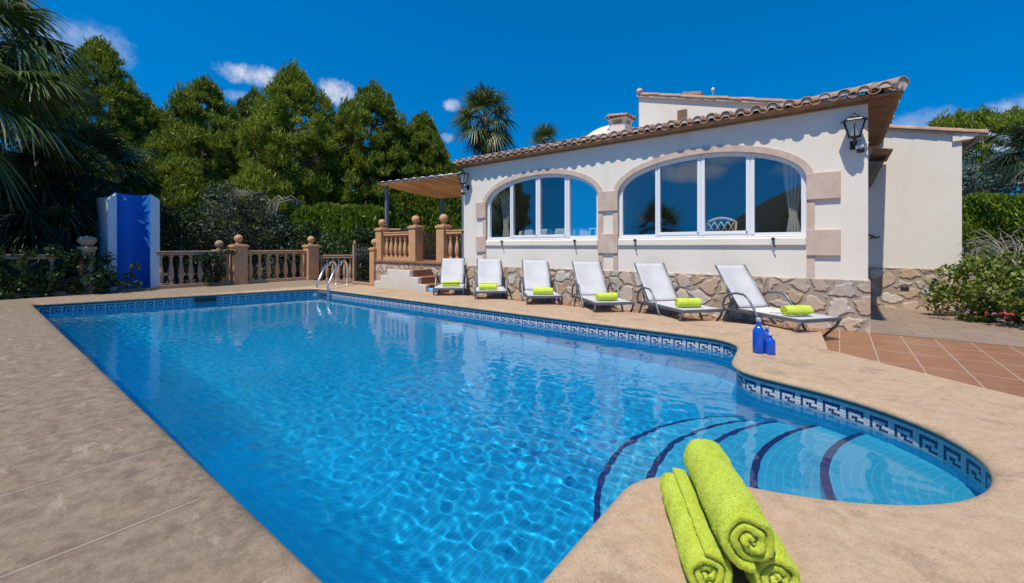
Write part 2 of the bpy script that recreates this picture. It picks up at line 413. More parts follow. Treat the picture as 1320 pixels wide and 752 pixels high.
def m_mosaic(name, c):
    t = NT(name); isl = t.n('ShaderNodeNewGeometry').outputs['Random Per Island']
    return t.base(t.mix(isl, c, tuple(q * .78 for q in c))).rough(.25).m
def m_towel():
    t = NT('lime terry cloth')
    c = t.mix(t.rng(t.noise(18, 4), .3, .7), (.60, .71, .05), (.68, .80, .11))
    t.base(c).rough(.95); t.b.inputs['Sheen Weight'].default_value = .35; t.b.inputs['Sheen Roughness'].default_value = .4
    t.b.inputs['Sheen Tint'].default_value = (.9, 1, .5, 1); t.b.inputs['Specular IOR Level'].default_value = .1
    return t.bump(t.math('ADD', t.noise(330, 2, .7), t.math('MULTIPLY', t.noise(60, 3), .8)), .9, .006).m
def m_awning():
    t = NT('tan awning fabric')
    c = t.mix(t.rng(t.noise(1, 3, .5, t.coord((9, .6, 1))), .35, .65), (.56, .36, .19), (.70, .48, .28))
    t.base(c).rough(.9); tr = t.n('ShaderNodeBsdfTranslucent'); t.L(c, tr.inputs[0])
    mx = t.n('ShaderNodeMixShader'); mx.inputs[0].default_value = .42
    t.L(t.b.outputs[0], mx.inputs[1]); t.L(tr.outputs[0], mx.inputs[2]); t.L(mx.outputs[0], t.out.inputs[0]); return t.m
def m_sling():
    t = NT('white sling mesh')
    c = t.mix(t.rng(t.noise(3, 4), .35, .7), (.50, .50, .515), (.57, .57, .585))
    c = t.mix(t.math('MULTIPLY', t.rng(t.noise(8, 5), .6, .8), .25), c, (.5, .49, .48))
    t.base(c).rough(.8)
    wv = t.n('ShaderNodeTexWave'); wv.inputs['Scale'].default_value = 60; t.L(t.tc.outputs['Object'], wv.inputs[0])
    return t.bump(wv.outputs[1], .15, .002).m
def m_water():
    t = NT('pool water'); t.base((.86, .97, 1.0)).rough(0); t.b.inputs['Transmission Weight'].default_value = 1; t.b.inputs['IOR'].default_value = 1.333
    return t.m
def m_bottle():
    t = NT('cobalt glass'); t.base((.012, .13, .72)).rough(.06); t.b.inputs['Transmission Weight'].default_value = .35; t.b.inputs['IOR'].default_value = 1.3
    t.b.inputs['Coat Weight'].default_value = .6; return t.m
M = dict(
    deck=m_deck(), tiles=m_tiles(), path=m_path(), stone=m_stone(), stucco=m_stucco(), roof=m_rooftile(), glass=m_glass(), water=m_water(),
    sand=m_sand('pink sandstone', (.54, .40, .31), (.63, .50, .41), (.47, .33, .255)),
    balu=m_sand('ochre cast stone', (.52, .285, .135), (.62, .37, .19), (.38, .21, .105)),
    balu_dark=m_sand('dark cast stone', (.36, .235, .15), (.45, .31, .21), (.22, .155, .105)),  # darker and greyer tone of the cast stone
    poolblue=m_pooltile('blue pool tile', (.0, .322, .585), (.0, .39, .675)),
    stepblue=m_pooltile('blue step tile', (.02, .39, .60), (.05, .46, .67), (1.1, 3.5)),
    navy=m_mosaic('navy mosaic', (.018, .036, .16)), white=m_mosaic('white mosaic', (.66, .68, .68)), teal=m_mosaic('teal mosaic', (.05, .16, .19)),
    grout=simple('grout', (.42, .46, .47), rough=.8),
    pvc=simple('white frame', (.80, .81, .83), rough=.3), mortar=simple('lime mortar', (.60, .53, .44), (.46, .39, .31), 12, .9, .4),
    soffit=simple('brown soffit board', (.30, .185, .105), (.22, .13, .075), 6, .8, .3, 40),
    steel=simple('stainless steel', (.80, .80, .80), rough=.28, metal=1), alu=simple('grey lounger metal', (.20, .215, .24), (.16, .175, .2), 4, .38, metal=.55),
    black=simple('black iron', (.014, .016, .018), rough=.4), lampglass=simple('pale lamp glass', (.45, .52, .54), rough=.12),
    whiteplastic=simple('white plastic', (.7, .68, .64), rough=.4), sling=m_sling(), towel=m_towel(), bottle=m_bottle(),
    cap=simple('pale bottle cap', (.55, .58, .64), rough=.3, metal=.5), post=simple('blue grey post', (.20, .24, .31), rough=.4, metal=.3),
    awning=m_awning(), stair=simple('white stair plaster', (.72, .66, .58), (.66, .60, .52), 3, .9, .3), terra=simple('terracotta tread', (.32, .165, .085), (.25, .12, .06), 5, .7, .2),
    bluewall=simple('blue shower paint', (.016, .19, .58), (.02, .21, .64), 5, .5, .15, 30), palewall=simple('pale shower paint', (.50, .60, .68), (.44, .55, .65), 3, .7, .2),
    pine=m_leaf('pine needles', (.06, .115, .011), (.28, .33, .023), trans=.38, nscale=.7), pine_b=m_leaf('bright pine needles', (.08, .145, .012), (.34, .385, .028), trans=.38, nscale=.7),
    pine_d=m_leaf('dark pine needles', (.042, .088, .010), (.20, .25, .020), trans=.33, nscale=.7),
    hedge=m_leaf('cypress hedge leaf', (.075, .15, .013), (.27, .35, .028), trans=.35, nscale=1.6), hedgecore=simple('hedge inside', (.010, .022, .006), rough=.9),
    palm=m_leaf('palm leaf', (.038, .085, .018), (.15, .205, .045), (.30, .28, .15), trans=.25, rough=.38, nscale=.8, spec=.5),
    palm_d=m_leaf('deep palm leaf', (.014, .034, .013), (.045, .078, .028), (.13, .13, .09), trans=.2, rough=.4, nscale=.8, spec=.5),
    drypalm=m_leaf('dry palm leaf', (.16, .12, .065), (.26, .2, .12), trans=.2),
    shrub=m_leaf('dark shrub leaf', (.012, .030, .009), (.045, .075, .018), trans=.2, nscale=2), greyleaf=m_leaf('grey green leaf', (.028, .045, .022), (.12, .14, .09), trans=.2, nscale=2),
    varleaf=m_leaf('yellow green leaf', (.06, .11, .018), (.26, .31, .05), (.50, .48, .16), trans=.3, nscale=3), silver=m_leaf('blue silver leaf', (.06, .105, .08), (.20, .27, .22), trans=.2, nscale=1.2),
    vine=m_leaf('vine leaf', (.018, .045, .010), (.07, .115, .022), (.16, .22, .05), trans=.3, nscale=3),
    bark=simple('grey bark', (.12, .09, .065), (.20, .16, .125), 8, .9, .7, 30, .02), twig=simple('bare grey twig', (.34, .31, .27), (.24, .21, .18), 6, .85), palmbark=simple('palm trunk', (.16, .12, .085), (.09, .065, .045), 12, .9, .8, 22, .03),
    red=simple('red petal', (.62, .045, .02), rough=.6), pink=simple('pink petal', (.60, .30, .50), rough=.6),
    room=simple('room plaster', (.50, .45, .38), (.45, .40, .34), 2, .9), roomfloor=simple('room floor', (.16, .09, .05), rough=.5), curtain=simple('ivory curtain', (.66, .62, .55), rough=.9),
    cushion=simple('ivory cushion', (.70, .66, .56), (.62, .58, .48), 8, .9), cream=simple('cream wood', (.74, .64, .47), rough=.5), wood=simple('brown wood', (.20, .10, .045), (.26, .14, .065), 6, .5),
    earth=simple('garden earth', (.075, .055, .035), (.05, .055, .022), 1.5, .95, .5, 12, .03), hill=simple('wooded hill', (.035, .05, .03), (.06, .065, .035), .05, .95),
    beachblue=simple('pale blue float', (.14, .42, .66), (.08, .32, .58), 20, .5), wooddark=simple('dark door wood', (.06, .035, .02), rough=.6),
    blueplaque=simple('pale blue plaque', (.45, .55, .68), rough=.3),
)

# ------------------------------------------------------------------ pool outline (edge of the coping, counter-clockwise)
def rounded(pts, rad, n=8):
    out = []; k = len(pts)
    for i in range(k):
        p, r = Vector(pts[i]), rad[i]
        if r <= 0: out.append(tuple(p)); continue
        a = (Vector(pts[i - 1]) - p); b = (Vector(pts[(i + 1) % k]) - p)
        r2 = min(r, a.length * .49, b.length * .49); p0 = p + a.normalized() * r2; p1 = p + b.normalized() * r2
        for j in range(n + 1):
            t = j / n; out.append(tuple(p0 * (1 - t) ** 2 + p * 2 * t * (1 - t) + p1 * t * t))
    return out
def alcove(n=40):
    cx, cy, a, b = -.86, 3.46, 1.51, 1.10
    return [(cx + a * math.cos(t), cy + b * math.sin(t) ) for t in [(-PI / 2) + PI * i / n for i in range(1, n)]]
_al = alcove()
_al = _al[3:-5]
_raw = [(-.86, .79), (-.86, 2.22)] + _al + [(-.88, 4.66), (-1.0, 6.12), (-12.05, 6.15), (-13.3, .74)]
_rad = [.05, .30] + [0] * len(_al) + [.34, .55, .35, .10]
POOL = rounded(_raw, _rad)
def dense(poly, step):
    out = []
    for i in range(len(poly)):
        a, b = Vector(poly[i]), Vector(poly[(i + 1) % len(poly)]); n = max(1, int((b - a).length / step))
        for j in range(n): out.append(tuple(a + (b - a) * j / n))
    return out
POOL = dense(POOL, .25)
def area(p): return sum(p[i][0] * p[(i + 1) % len(p)][1] - p[(i + 1) % len(p)][0] * p[i][1] for i in range(len(p))) / 2
if area(POOL) < 0: POOL.reverse()
def offset(poly, d):                                # outwards for a counter-clockwise outline
    out = []; k = len(poly)
    for i in range(k):
        p0, p, p1 = Vector(poly[i - 1]), Vector(poly[i]), Vector(poly[(i + 1) % k])
        a = (p - p0).normalized(); b = (p1 - p).normalized(); na, nb = Vector((a.y, -a.x)), Vector((b.y, -b.x))
        n = (na + nb); n = n.normalized() if n.length > 1e-6 else na; m = max(.5, n.dot(na)); out.append(tuple(p + n * (d / m)))
    return out
WATER_Z, FLOOR_Z, TZ = -.205, -1.38, -.15
BACK_Y = 8.6
deck_outer = [(-16.4, -12), (9, -12), (9, -1.0), (4, 2.86), (1.16, 5.12), (-.10, 6.10), (-.2, 7.34), (-11.3, 7.42), (-16.4, 7.46)]
prof = [(.085, 0), (.05, -.003), (.025, -.011), (.008, -.024), (0, -.04), (.006, -.054), (.03, -.062), (.05, -.062)]
mb = MB()
rings = [offset(POOL, o) for o, z in prof]; k = len(POOL); vs = []
for (o, z), rg in zip(prof, rings): vs += [(x, y, z) for x, y in rg]
mb.add(vs, [(i * k + j, i * k + (j + 1) % k, (i + 1) * k + (j + 1) % k, (i + 1) * k + j) for i in range(len(prof) - 1) for j in range(k)], 0, True)
outer = dense(rounded(deck_outer, [0, 0, 0, 1.5, .6, .0, 0.05, 0, 0]), 1.0)
v, f = fill([outer, rings[0]], lambda p: (p[0], p[1], 0)); mb.add(v, f)
ko = len(outer); mb.add([(x, y, 0) for x, y in outer] + [(x, y, -.3) for x, y in outer], [(i, (i + 1) % ko, ko + (i + 1) % ko, ko + i) for i in range(ko)])
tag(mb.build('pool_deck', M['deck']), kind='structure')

# pool walls with the Greek key mosaic band
wall_line = offset(POOL, .045)
wl = dense(wall_line, 10)
mb = MB(); kw = len(wl)
ZB = -.062 - 8 * .026
mb.add([(x, y, ZB) for x, y in wl] + [(x, y, FLOOR_Z - .02) for x, y in wl], [(i, (i + 1) % kw, kw + (i + 1) % kw, kw + i) for i in range(kw)], 0, True)
pw = mb.build('pool_wall', M['poolblue']); tag(pw, kind='structure'); pw.cycles.is_caustics_receiver = True
mb = MB(); mb.add([(x, y, -.05) for x, y in offset(POOL, .047)] + [(x, y, ZB - .01) for x, y in offset(POOL, .047)], [(i, (i + 1) % kw, kw + (i + 1) % kw, kw + i) for i in range(kw)])
gr = mb.build('pool_wall_grout', M['grout']); tag(gr, kind='structure'); gr.cycles.is_caustics_receiver = True
KEY = ['TTTTTTTT', '........', 'NNNNNN..', 'N....N..', 'N.NN....', 'N..NNN..', '........', '........']
def frieze():
    pts = [Vector(p) for p in wall_line]; seg = []; tot = 0
    for i in range(kw):
        a, b = pts[i], pts[(i + 1) % kw]; seg.append((tot, a, b, (b - a).length)); tot += (b - a).length
    n = int(round(tot / (8 * .0212))) * 8; w = tot / n
    V = []; F = []; MI = []; si = 0
    def at(s):
        nonlocal si
        s %= tot
        while not (seg[si][0] <= s < seg[si][0] + seg[si][3]): si = (si + 1) % kw
        q = seg[si]; t = (s - q[0]) / q[3]; return q[1] + (q[2] - q[1]) * t
    P0 = [at(i * w + w * .06) for i in range(n)]; si = 0; P1 = [at(i * w + w * .94) for i in range(n)]
    for i in range(n):
        a, b = P0[i], P1[i]
        for r in range(8):
            z1 = -.062 - r * .026 - .0016; z0 = z1 - .0228; q = KEY[r][(n - i) % 8]
            o = len(V); V += [(a.x, a.y, z0), (b.x, b.y, z0), (b.x, b.y, z1), (a.x, a.y, z1)]; F.append((o, o + 1, o + 2, o + 3)); MI.append('.NT'.index(q))
    o = npmesh('mosaic_band', V, F, [M['white'], M['navy'], M['teal']], mi=MI); o.cycles.is_caustics_receiver = True; return o
tag(frieze(), kind='structure')
mb = MB(); v, f = fill([offset(POOL, .06)], lambda p: (p[0], p[1], FLOOR_Z)); mb.add(v, f)
fl = mb.build('pool_floor', M['poolblue']); tag(fl, kind='structure'); fl.cycles.is_caustics_receiver = True

mb = MB(); cv = [(.76 + 1.25 * i / 12, FLOOR_Z - .03 + 1.11 * (1 - math.sin(PI / 2 * i / 12))) for i in range(13)]  # cove added so the coping's shadow leaves no band on the floor
mb.add([(x, y, z) for x in (-13.25, -.84) for y, z in cv], [(i, i + 1, 14 + i, 13 + i) for i in range(12)], 0, True)
added_cove = mb.build('pool_wall', M['poolblue']); tag(added_cove, kind='structure'); added_cove.cycles.is_caustics_receiver = True

# roman steps: concentric arcs that fill the alcove
def inside(pts, poly):
    x, y = pts[:, 0], pts[:, 1]; c = np.zeros(len(pts), bool); n = len(poly)
    for i in range(n):
        (x0, y0), (x1, y1) = poly[i], poly[(i + 1) % n]
        if y0 == y1: continue
        c ^= ((y0 > y) != (y1 > y)) & (x < (x1 - x0) * (y - y0) / (y1 - y0) + x0)
    return c
STEP_C = (1.1, 3.5); STEP_RAD = 1.62; STEP_X = [-.10, -.50, -.88, -1.20, -1.58]; STEP_Z = [-.42, -.62, -.82, -1.02, -1.2]
def steps():
    mb = MB()
    for i, (xc, z) in enumerate(zip(STEP_X, STEP_Z)):
        n = 90; half = R(88); r = STEP_RAD; ts = [PI - half + 2 * half * j / n for j in range(n + 1)]; m = n + 1
        cx0 = xc + r; xp = (STEP_X[i - 1] if i else 1.5)
        o = [(cx0 + r * math.cos(t), 3.5 + r * math.sin(t)) for t in ts]
        q = [(x + (xp - xc), y) for x, y in o]
        inn = [(cx0 + (r - .05) * math.cos(t), 3.5 + (r - .05) * math.sin(t)) for t in ts]
        rows = [[(a[0] + (b_[0] - a[0]) * k_ / 24, a[1], z) for a, b_ in zip(q, inn)] for k_ in range(25)]
        rows += [[(x, y, z) for x, y in o], [(x, y, z - .03) for x, y in o], [(x, y, FLOOR_Z - .01) for x, y in o]]
        b = mb.n; mb.add([p for rw in rows for p in rw], [])
        for a in range(len(rows) - 1):
            mi = 1 if 24 <= a <= 25 else 0
            for j in range(n): mb.f.append((b + a * m + j, b + a * m + j + 1, b + (a + 1) * m + j + 1, b + (a + 1) * m + j)); mb.m.append(mi); mb.sm.append(False)
    # keep only what lies within the pool
    P = np.array(mb.v); cen = np.array([P[list(f)].mean(0)[:2] for f in mb.f]); keep = inside(cen, offset(POOL, .07))
    mb.f = [f for f, q in zip(mb.f, keep) if q]; mb.m = [f for f, q in zip(mb.m, keep) if q]; mb.sm = [f for f, q in zip(mb.sm, keep) if q]
    return mb.build('pool_step', [M['stepblue'], M['navy']], fixn=False)
st = steps(); tag(st, kind='structure'); st.cycles.is_caustics_receiver = True

def water():
    stp = .0175; xs = np.arange(-13.5, .85, stp); ys = np.arange(.6, 6.35, stp); XX, YY = np.meshgrid(xs, ys)
    rng = np.random.default_rng(5); Z = np.zeros_like(XX)
    for i in range(90):
        lam = .068 * 2 ** rng.uniform(0, 2.2); th = rng.normal(1.0, 1.2); kk = 2 * PI / lam
        dx = rng.normal(0, .25); Z += .00015 * lam ** 1.05 / .3 * np.sin(kk * (XX * math.cos(th) + YY * math.sin(th)) + rng.uniform(0, 6.28) + 1.2 * np.sin(XX * rng.uniform(.3, 1.2) + YY * rng.uniform(.3, 1.2) + rng.uniform(0, 6)))
    gust = .45 + .75 * (np.sin(XX * .55 + 1.2 * np.sin(YY * .6) + 1) * .5 + .5) * (np.sin(YY * .8 + .9 * np.sin(XX * .4)) * .5 + .5) * 1.6
    quiet = 1 - .55 / (1 + np.exp(-(XX + 1.2) * 4))                # calmer over the steps
    Z = Z * gust * quiet + WATER_Z
    v = np.stack([XX, YY, Z], -1).reshape(-1, 3); ny, nx = XX.shape; idx = np.arange(nx * ny).reshape(ny, nx)
    f = np.stack([idx[:-1, :-1], idx[:-1, 1:], idx[1:, 1:], idx[1:, :-1]], -1).reshape(-1, 4)
    cen = v[f].mean(1); keep = inside(cen[:, :2], offset(POOL, .075)); f = f[keep]
    used, inv = np.unique(f.ravel(), return_inverse=True); v = v[used]; f = inv.reshape(-1, 4)
    o = npmesh('water', v, f, M['water'], smooth=True); o.cycles.is_caustics_caster = True; return o
tag(water(), kind='structure')

# ------------------------------------------------------------------ ground, terrace, path, hill
def sheet(name, m, rects, z):
    mb = MB()
    for x0, x1, y0, y1 in rects: mb.add([(x0, y0, z), (x1, y0, z), (x1, y1, z), (x0, y1, z)], [(0, 1, 2, 3)])
    return tag(mb.build(name, m, fixn=False), kind='structure')
sheet('ground', M['earth'], [(-900, -14.4, -900, 900), (1.3, 900, -900, 900), (-14.4, 1.3, -900, .2), (-14.4, 1.3, 6.9, 900)], -.26)
mb = MB(); tp = [(-15.2, 7.2), (-.3, 7.2), (-.3, 6.0), (1.0, 4.95), (3.9, 2.7), (9, -1.4), (9, BACK_Y + .02), (-15.2, BACK_Y + .02)]
mb.add([(x, y, TZ) for x, y in tp], [tuple(range(len(tp)))]); tag(mb.build('terrace', M['tiles'], fixn=False), kind='structure')
sheet('path', M['path'], [(.3, 3.4, BACK_Y + .02, 13)], TZ + .004)
def hill():
    n = 60; vs = []; fs = []
    for i in range(n + 1):
        x = -420 + 1100 * i / n
        h = 85 * (1 / (1 + math.exp(-(x + 62) / 30))) + 6 * math.sin(x / 37.0) + 3 * math.sin(x / 13.0) + 6
        for j, (y, q) in enumerate(((-330, 0), (-380, .5), (-440, .9), (-520, 1), (-700, .6), (-800, 0))): vs.append((x, y, -1 + h * q))
    for i in range(n):
        for j in range(5): a = i * 6 + j; fs.append((a, a + 6, a + 7, a + 1))
    mb = MB(); mb.add(vs, fs, 0, True); return tag(mb.build('hill', M['hill']), kind='structure')
hill()

# ------------------------------------------------------------------ the villa
VX0, VX1, WT, ST = -8.46, .36, 3.47, .67
villa_at = Vector(((VX0 + VX1) / 2, 10.8, TZ))
villa = thing('villa', 'single storey cream villa with two wide arched windows and a clay tiled roof', 'villa', villa_at)
def vp(name, mb, m, bevel=0, parent=None, **k): return mb.build(name, m, parent or villa, bevel, at=villa_at, **k)
WINS = [(W(627, 309, BACK_Y).x, W(771.5, 309, BACK_Y).x), (W(797, 306, BACK_Y).x, W(1039.5, 305, BACK_Y).x)]
SILL, SPRING, APEX = 1.375, 2.34, 2.985
def arch_top(x, x0, x1, spring=SPRING, apex=APEX):
    c, a = (x0 + x1) / 2, (x1 - x0) / 2; q = max(0, 1 - abs((x - c) / a) ** 2.15); return spring + (apex - spring) * q ** (1 / 2.0)
def contour(x0, x1, z0, d=0, n=36):                 # closed outline of an arched opening, grown outwards by d
    pts = [(x0 - d, z0 - (d if d < 0 else 0)), (x1 + d, z0 - (d if d < 0 else 0))]
    c, a = (x0 + x1) / 2, (x1 - x0) / 2 + d
    for i in range(n + 1):
        t = PI * i / n; x = c + a * math.cos(t); s = math.sin(t)
        pts.append((x, SPRING + (APEX + d - SPRING) * s ** .96))
    return pts
mb = MB(); EAVE_Z = WT
v, f = fill([[(VX0, ST - .1), (VX1, ST - .1), (VX1, EAVE_Z), (VX0, EAVE_Z)]] + [contour(a, b, SILL) for a, b in WINS], lambda p: (p[0], BACK_Y, p[1])); mb.add(v, f)
for a, b in WINS:
    c = contour(a, b, SILL); n = len(c)
    mb.add([(x, BACK_Y, z) for x, z in c] + [(x, BACK_Y + .22, z) for x, z in c], [(i, (i + 1) % n, n + (i + 1) % n, n + i) for i in range(n)])
mb.add([(VX1, BACK_Y, -.2), (VX1, 13.2, -.2), (VX1, 13.2, EAVE_Z), (VX1, BACK_Y, EAVE_Z)], [(0, 1, 2, 3)])
mb.add([(VX0, BACK_Y, -.2), (VX0, 13.2, -.2), (VX0, 13.2, EAVE_Z), (VX0, BACK_Y, EAVE_Z)], [(0, 1, 2, 3)])
vp('wall', mb, M['stucco'])
mb = MB(); mb.box(VX0 - .03, VX1 + .03, BACK_Y - .035, BACK_Y + .3, -.22, ST); mb.box(VX1 - .2, VX1 + .03, BACK_Y + .3, 12.45, -.22, ST)
vp('stone_base', mb, M['stone'], .012)
# room behind the panes
mb = MB(); mb.box(VX0 + .01, VX1 - .01, 12.6, 12.7, 0, 3.44); mb.box(VX0 + .01, VX1 - .01, BACK_Y + .25, 12.6, 3.36, 3.44); mb.box(-4.15, -4.05, 9.6, 12.6, .7, 3.36)
vp('room_wall', mb, M['room'])
mb = MB(); mb.box(VX0 + .02, VX1 - .02, BACK_Y + .31, 12.6, .5, .62); vp('room_floor', mb, M['roomfloor'])
SZ = .115
def surround(a, b, left_leg=True):
    mb = MB(); o, i = contour(a, b, SILL, SZ), contour(a, b, SILL, .0); n = len(o); y0, y1 = BACK_Y - .022, BACK_Y + .02
    idx = list(range(1, n)) + [0]
    vs = [(x, y, z) for lp in (o, i) for y in (y0, y1) for x, z in lp]
    for s0, s1 in zip(idx[:-1], idx[1:]):
        mb.add([(o[s0][0], y0, o[s0][1]), (o[s1][0], y0, o[s1][1]), (i[s1][0], y0, i[s1][1]), (i[s0][0], y0, i[s0][1]),
                (o[s0][0], y1, o[s0][1]), (o[s1][0], y1, o[s1][1]), (i[s1][0], y1, i[s1][1]), (i[s0][0], y1, i[s0][1])],
               [(0, 1, 2, 3), (0, 4, 5, 1), (3, 2, 6, 7)])
    mb.box(a - SZ, a - .002, y0, y1, ST, SILL); mb.box(b + .002, b + SZ, y0, y1, ST, SILL)
    vp('arch_surround', mb, M['sand'])
for a, b in WINS: surround(a, b)
def quoin(x0, x1, z0, z1):
    mb = MB(); mb.box(x0, x1, BACK_Y - .05, BACK_Y + .02, z0, z1); vp('quoin', mb, M['sand'], .008)
(w1a, w1b), (w2a, w2b) = WINS
for z0, z1 in ((1.98, 2.42), (1.05, 1.48)):
    quoin(w1a - SZ - .24, w1a - .004, z0, z1); quoin(w1b + .004, w2a - .004, z0, z1); quoin(w2b + .004, w2b + SZ + .34, z0, z1)
for a, b in WINS:
    mb = MB(); mb.prism([(BACK_Y + .06, SILL), (BACK_Y - .045, SILL - .03), (BACK_Y - .045, SILL - .15), (BACK_Y + .06, SILL - .15)], a + .004, b - .004, 'x'); vp('window_sill', mb, M['stucco'], .006)
    for px in (.12, .86) if (a, b) == WINS[1] else (.18, .83):
        x = a + (b - a) * px; mb = MB()
        mb.tube([(x, BACK_Y - .05, SILL - .04), (x - .005, BACK_Y - .09, SILL - .05), (x + .01, BACK_Y - .09, SILL - .13), (x + .03, BACK_Y - .08, SILL - .19)], .010, 6); mb.box(x - .025, x + .025, BACK_Y - .1, BACK_Y - .045, SILL - .06, SILL - .02)
        vp('shutter_hook', mb, M['black'])
def window(a, b, twin):
    fr = MB(); o, i = contour(a, b, SILL, -.004), contour(a, b, SILL, -.075); y0, y1 = BACK_Y + .055, BACK_Y + .13; n = len(o)
    for s in range(n):
        s1 = (s + 1) % n
        fr.add([(o[s][0], y0, o[s][1]), (o[s1][0], y0, o[s1][1]), (i[s1][0], y0, i[s1][1]), (i[s][0], y0, i[s][1]),
                (o[s][0], y1, o[s][1]), (o[s1][0], y1, o[s1][1]), (i[s1][0], y1, i[s1][1]), (i[s][0], y1, i[s][1])], [(0, 1, 2, 3), (3, 2, 6, 7), (4, 7, 6, 5)])
    root = vp('window', fr, M['pvc'])
    q = (b - a) / 4; cuts = [a + .075]
    for k_ in (1, 2, 3):
        x = a + q * k_; ztop = arch_top(x, a, b) - .03; hw = .048 if k_ == twin else .068; mm = MB()
        mm.box(x - hw, x - .006, y0 - .012, y1 - .01, SILL + .05, ztop); mm.box(x + .006, x + hw, y0 - .016, y1 - .01, SILL + .05, ztop)
        mm.box(x - .0062, x + .0062, y0 + .004, y1 - .012, SILL + .05, ztop)
        o2 = mm.build('mullion', M['pvc'], None, .004, at=villa_at); o2.parent = root; o2.location = (0, 0, 0)
        cuts += [x, x]
    cuts.append(b - .075)
    # sash rails on the two middle leaves
    c = (a + b) / 2; c_in = contour(a, b, SILL, -.06)
    for k_ in range(4):
        x0, x1 = cuts[2 * k_] - .01, cuts[2 * k_ + 1] + .01; pts = []; m_ = 14
        gp = MB(); y = BACK_Y + .095
        top = [(x0 + (x1 - x0) * j / m_) for j in range(m_ + 1)]
        poly = [(x0, y, SILL + .05), (x1, y, SILL + .05)] + [(x, y, arch_top(x, a, b) - .035) for x in reversed(top)]
        gp.add(poly, [tuple(range(len(poly)))]); o3 = gp.build('pane', M['glass'], None, at=villa_at); o3.parent = root; o3.location = (0, 0, 0)
        if k_ in (1, 2):
            rl = MB(); rl.box(x0 + .05, x1 - .05, y0 - .012, y1 - .02, SILL + .055, SILL + .115)
            o4 = rl.build('sash_rail', M['pvc'], None, .004, at=villa_at); o4.parent = root; o4.location = (0, 0, 0)
window(w1a, w1b, 1); window(w2a, w2b, 1)

# roof: eaves of barrel tiles, channel tiles, mortar and boards, slopes above
OV_F, OV_S, PITCH, TR = .26, .42, .24, .088
SLOPE = .2
def half_tile(mb, tip, out, along, length, r, t, up=True, mi=0, n=10, slope=SLOPE, taper=.88):
    out, along = Vector(out), Vector(along); z = Vector((0, 0, 1)); tip = Vector(tip); s = 1 if up else -1
    back = (-out + z * slope).normalized(); vs = []
    for e in (0, 1):
        base = tip + back * length * e; k_ = 1 if e == 0 else taper
        for rr in (r * k_, (r - t) * k_):
            for j in range(n + 1):
                a = PI * j / n; vs.append(base + along * rr * math.cos(a) + z * s * rr * math.sin(a))
    m = n + 1; fs = []
    for j in range(n):
        fs += [(j, j + 1, 2 * m + j + 1, 2 * m + j), (m + j, 3 * m + j, 3 * m + j + 1, m + j + 1), (j, m + j, m + j + 1, j + 1)]
    fs += [(0, 2 * m, 3 * m, m), (n, m + n, 3 * m + n, 2 * m + n)]
    return mb.add(vs, fs, mi, False)
roof_mb, mort_mb = MB(), MB()
rnd = random.Random(4)
def eave(start, along, out, count, courses):
    along, out = Vector(along), Vector(out)
    for i in range(count):
        j = Vector((0, 0, rnd.uniform(-.006, .006))) + out * rnd.uniform(-.015, .015)
        p = Vector(start) + along * PITCH * i + j
        for course in range(courses):
            off = (-out + Vector((0, 0, SLOPE))) * (.30 * course) + Vector((0, 0, .012 * course))
            half_tile(roof_mb, p + off + Vector((0, 0, .045)), out, along, .42, TR * rnd.uniform(.96, 1.04), .014)
            half_tile(roof_mb, p + along * PITCH / 2 + off + Vector((0, 0, .065)) - out * .02, out, along, .42, TR * 1.02, .014, up=False)
        # mortar bedding behind the lip of the cover tile
        n = 8; c = p + Vector((0, 0, .04)) - out * rnd.uniform(.012, .03); vs = [c] + [c + along * (TR - .016) * math.cos(PI * q / n) + Vector((0, 0, (TR - .016) * math.sin(PI * q / n))) for q in range(n + 1)]
        vs2 = [q - out * .2 + Vector((0, 0, .04)) for q in vs]; m = len(vs)
        mort_mb.add(vs + vs2, [(0, q, q + 1) for q in range(1, n + 1)] + [(q, m + q, m + q + 1, q + 1) for q in range(1, n + 1)])
LIP = 3.525
eave((VX0 - .12, BACK_Y - OV_F, LIP), (1, 0, 0), (0, -1, 0), int((VX1 + OV_S - VX0) / PITCH) + 1, 2)
eave((VX1 + OV_S, BACK_Y - OV_F + .34, LIP - .02), (0, 1, 0), (1, 0, 0), 17, 1)
# hip tiles from the outer corner up the hip
for c_ in range(8):
    p = Vector((VX1 + OV_S - .03, BACK_Y - OV_F + .03, LIP + .07)) + Vector((-.24, .24, .0586)) * c_ * 1.2
    d = Vector((1, -1, 0)).normalized(); half_tile(roof_mb, p, d, d.cross(Vector((0, 0, 1))), .46, .105, .015, slope=.16)
c0 = Vector((VX1 + OV_S - .045, BACK_Y - OV_F + .045, LIP + .065)); d = Vector((1, -1, 0)).normalized(); al = d.cross(Vector((0, 0, 1)))
vs = [c0 + al * .09 * math.cos(2 * PI * q / 16) + Vector((0, 0, .09 * math.sin(2 * PI * q / 16))) for q in range(16)]
hip_mb = MB(); hip_mb.add(vs + [q - d * .2 for q in vs], [tuple(range(16))] + [(q, (q + 1) % 16, 16 + (q + 1) % 16, 16 + q) for q in range(16)])
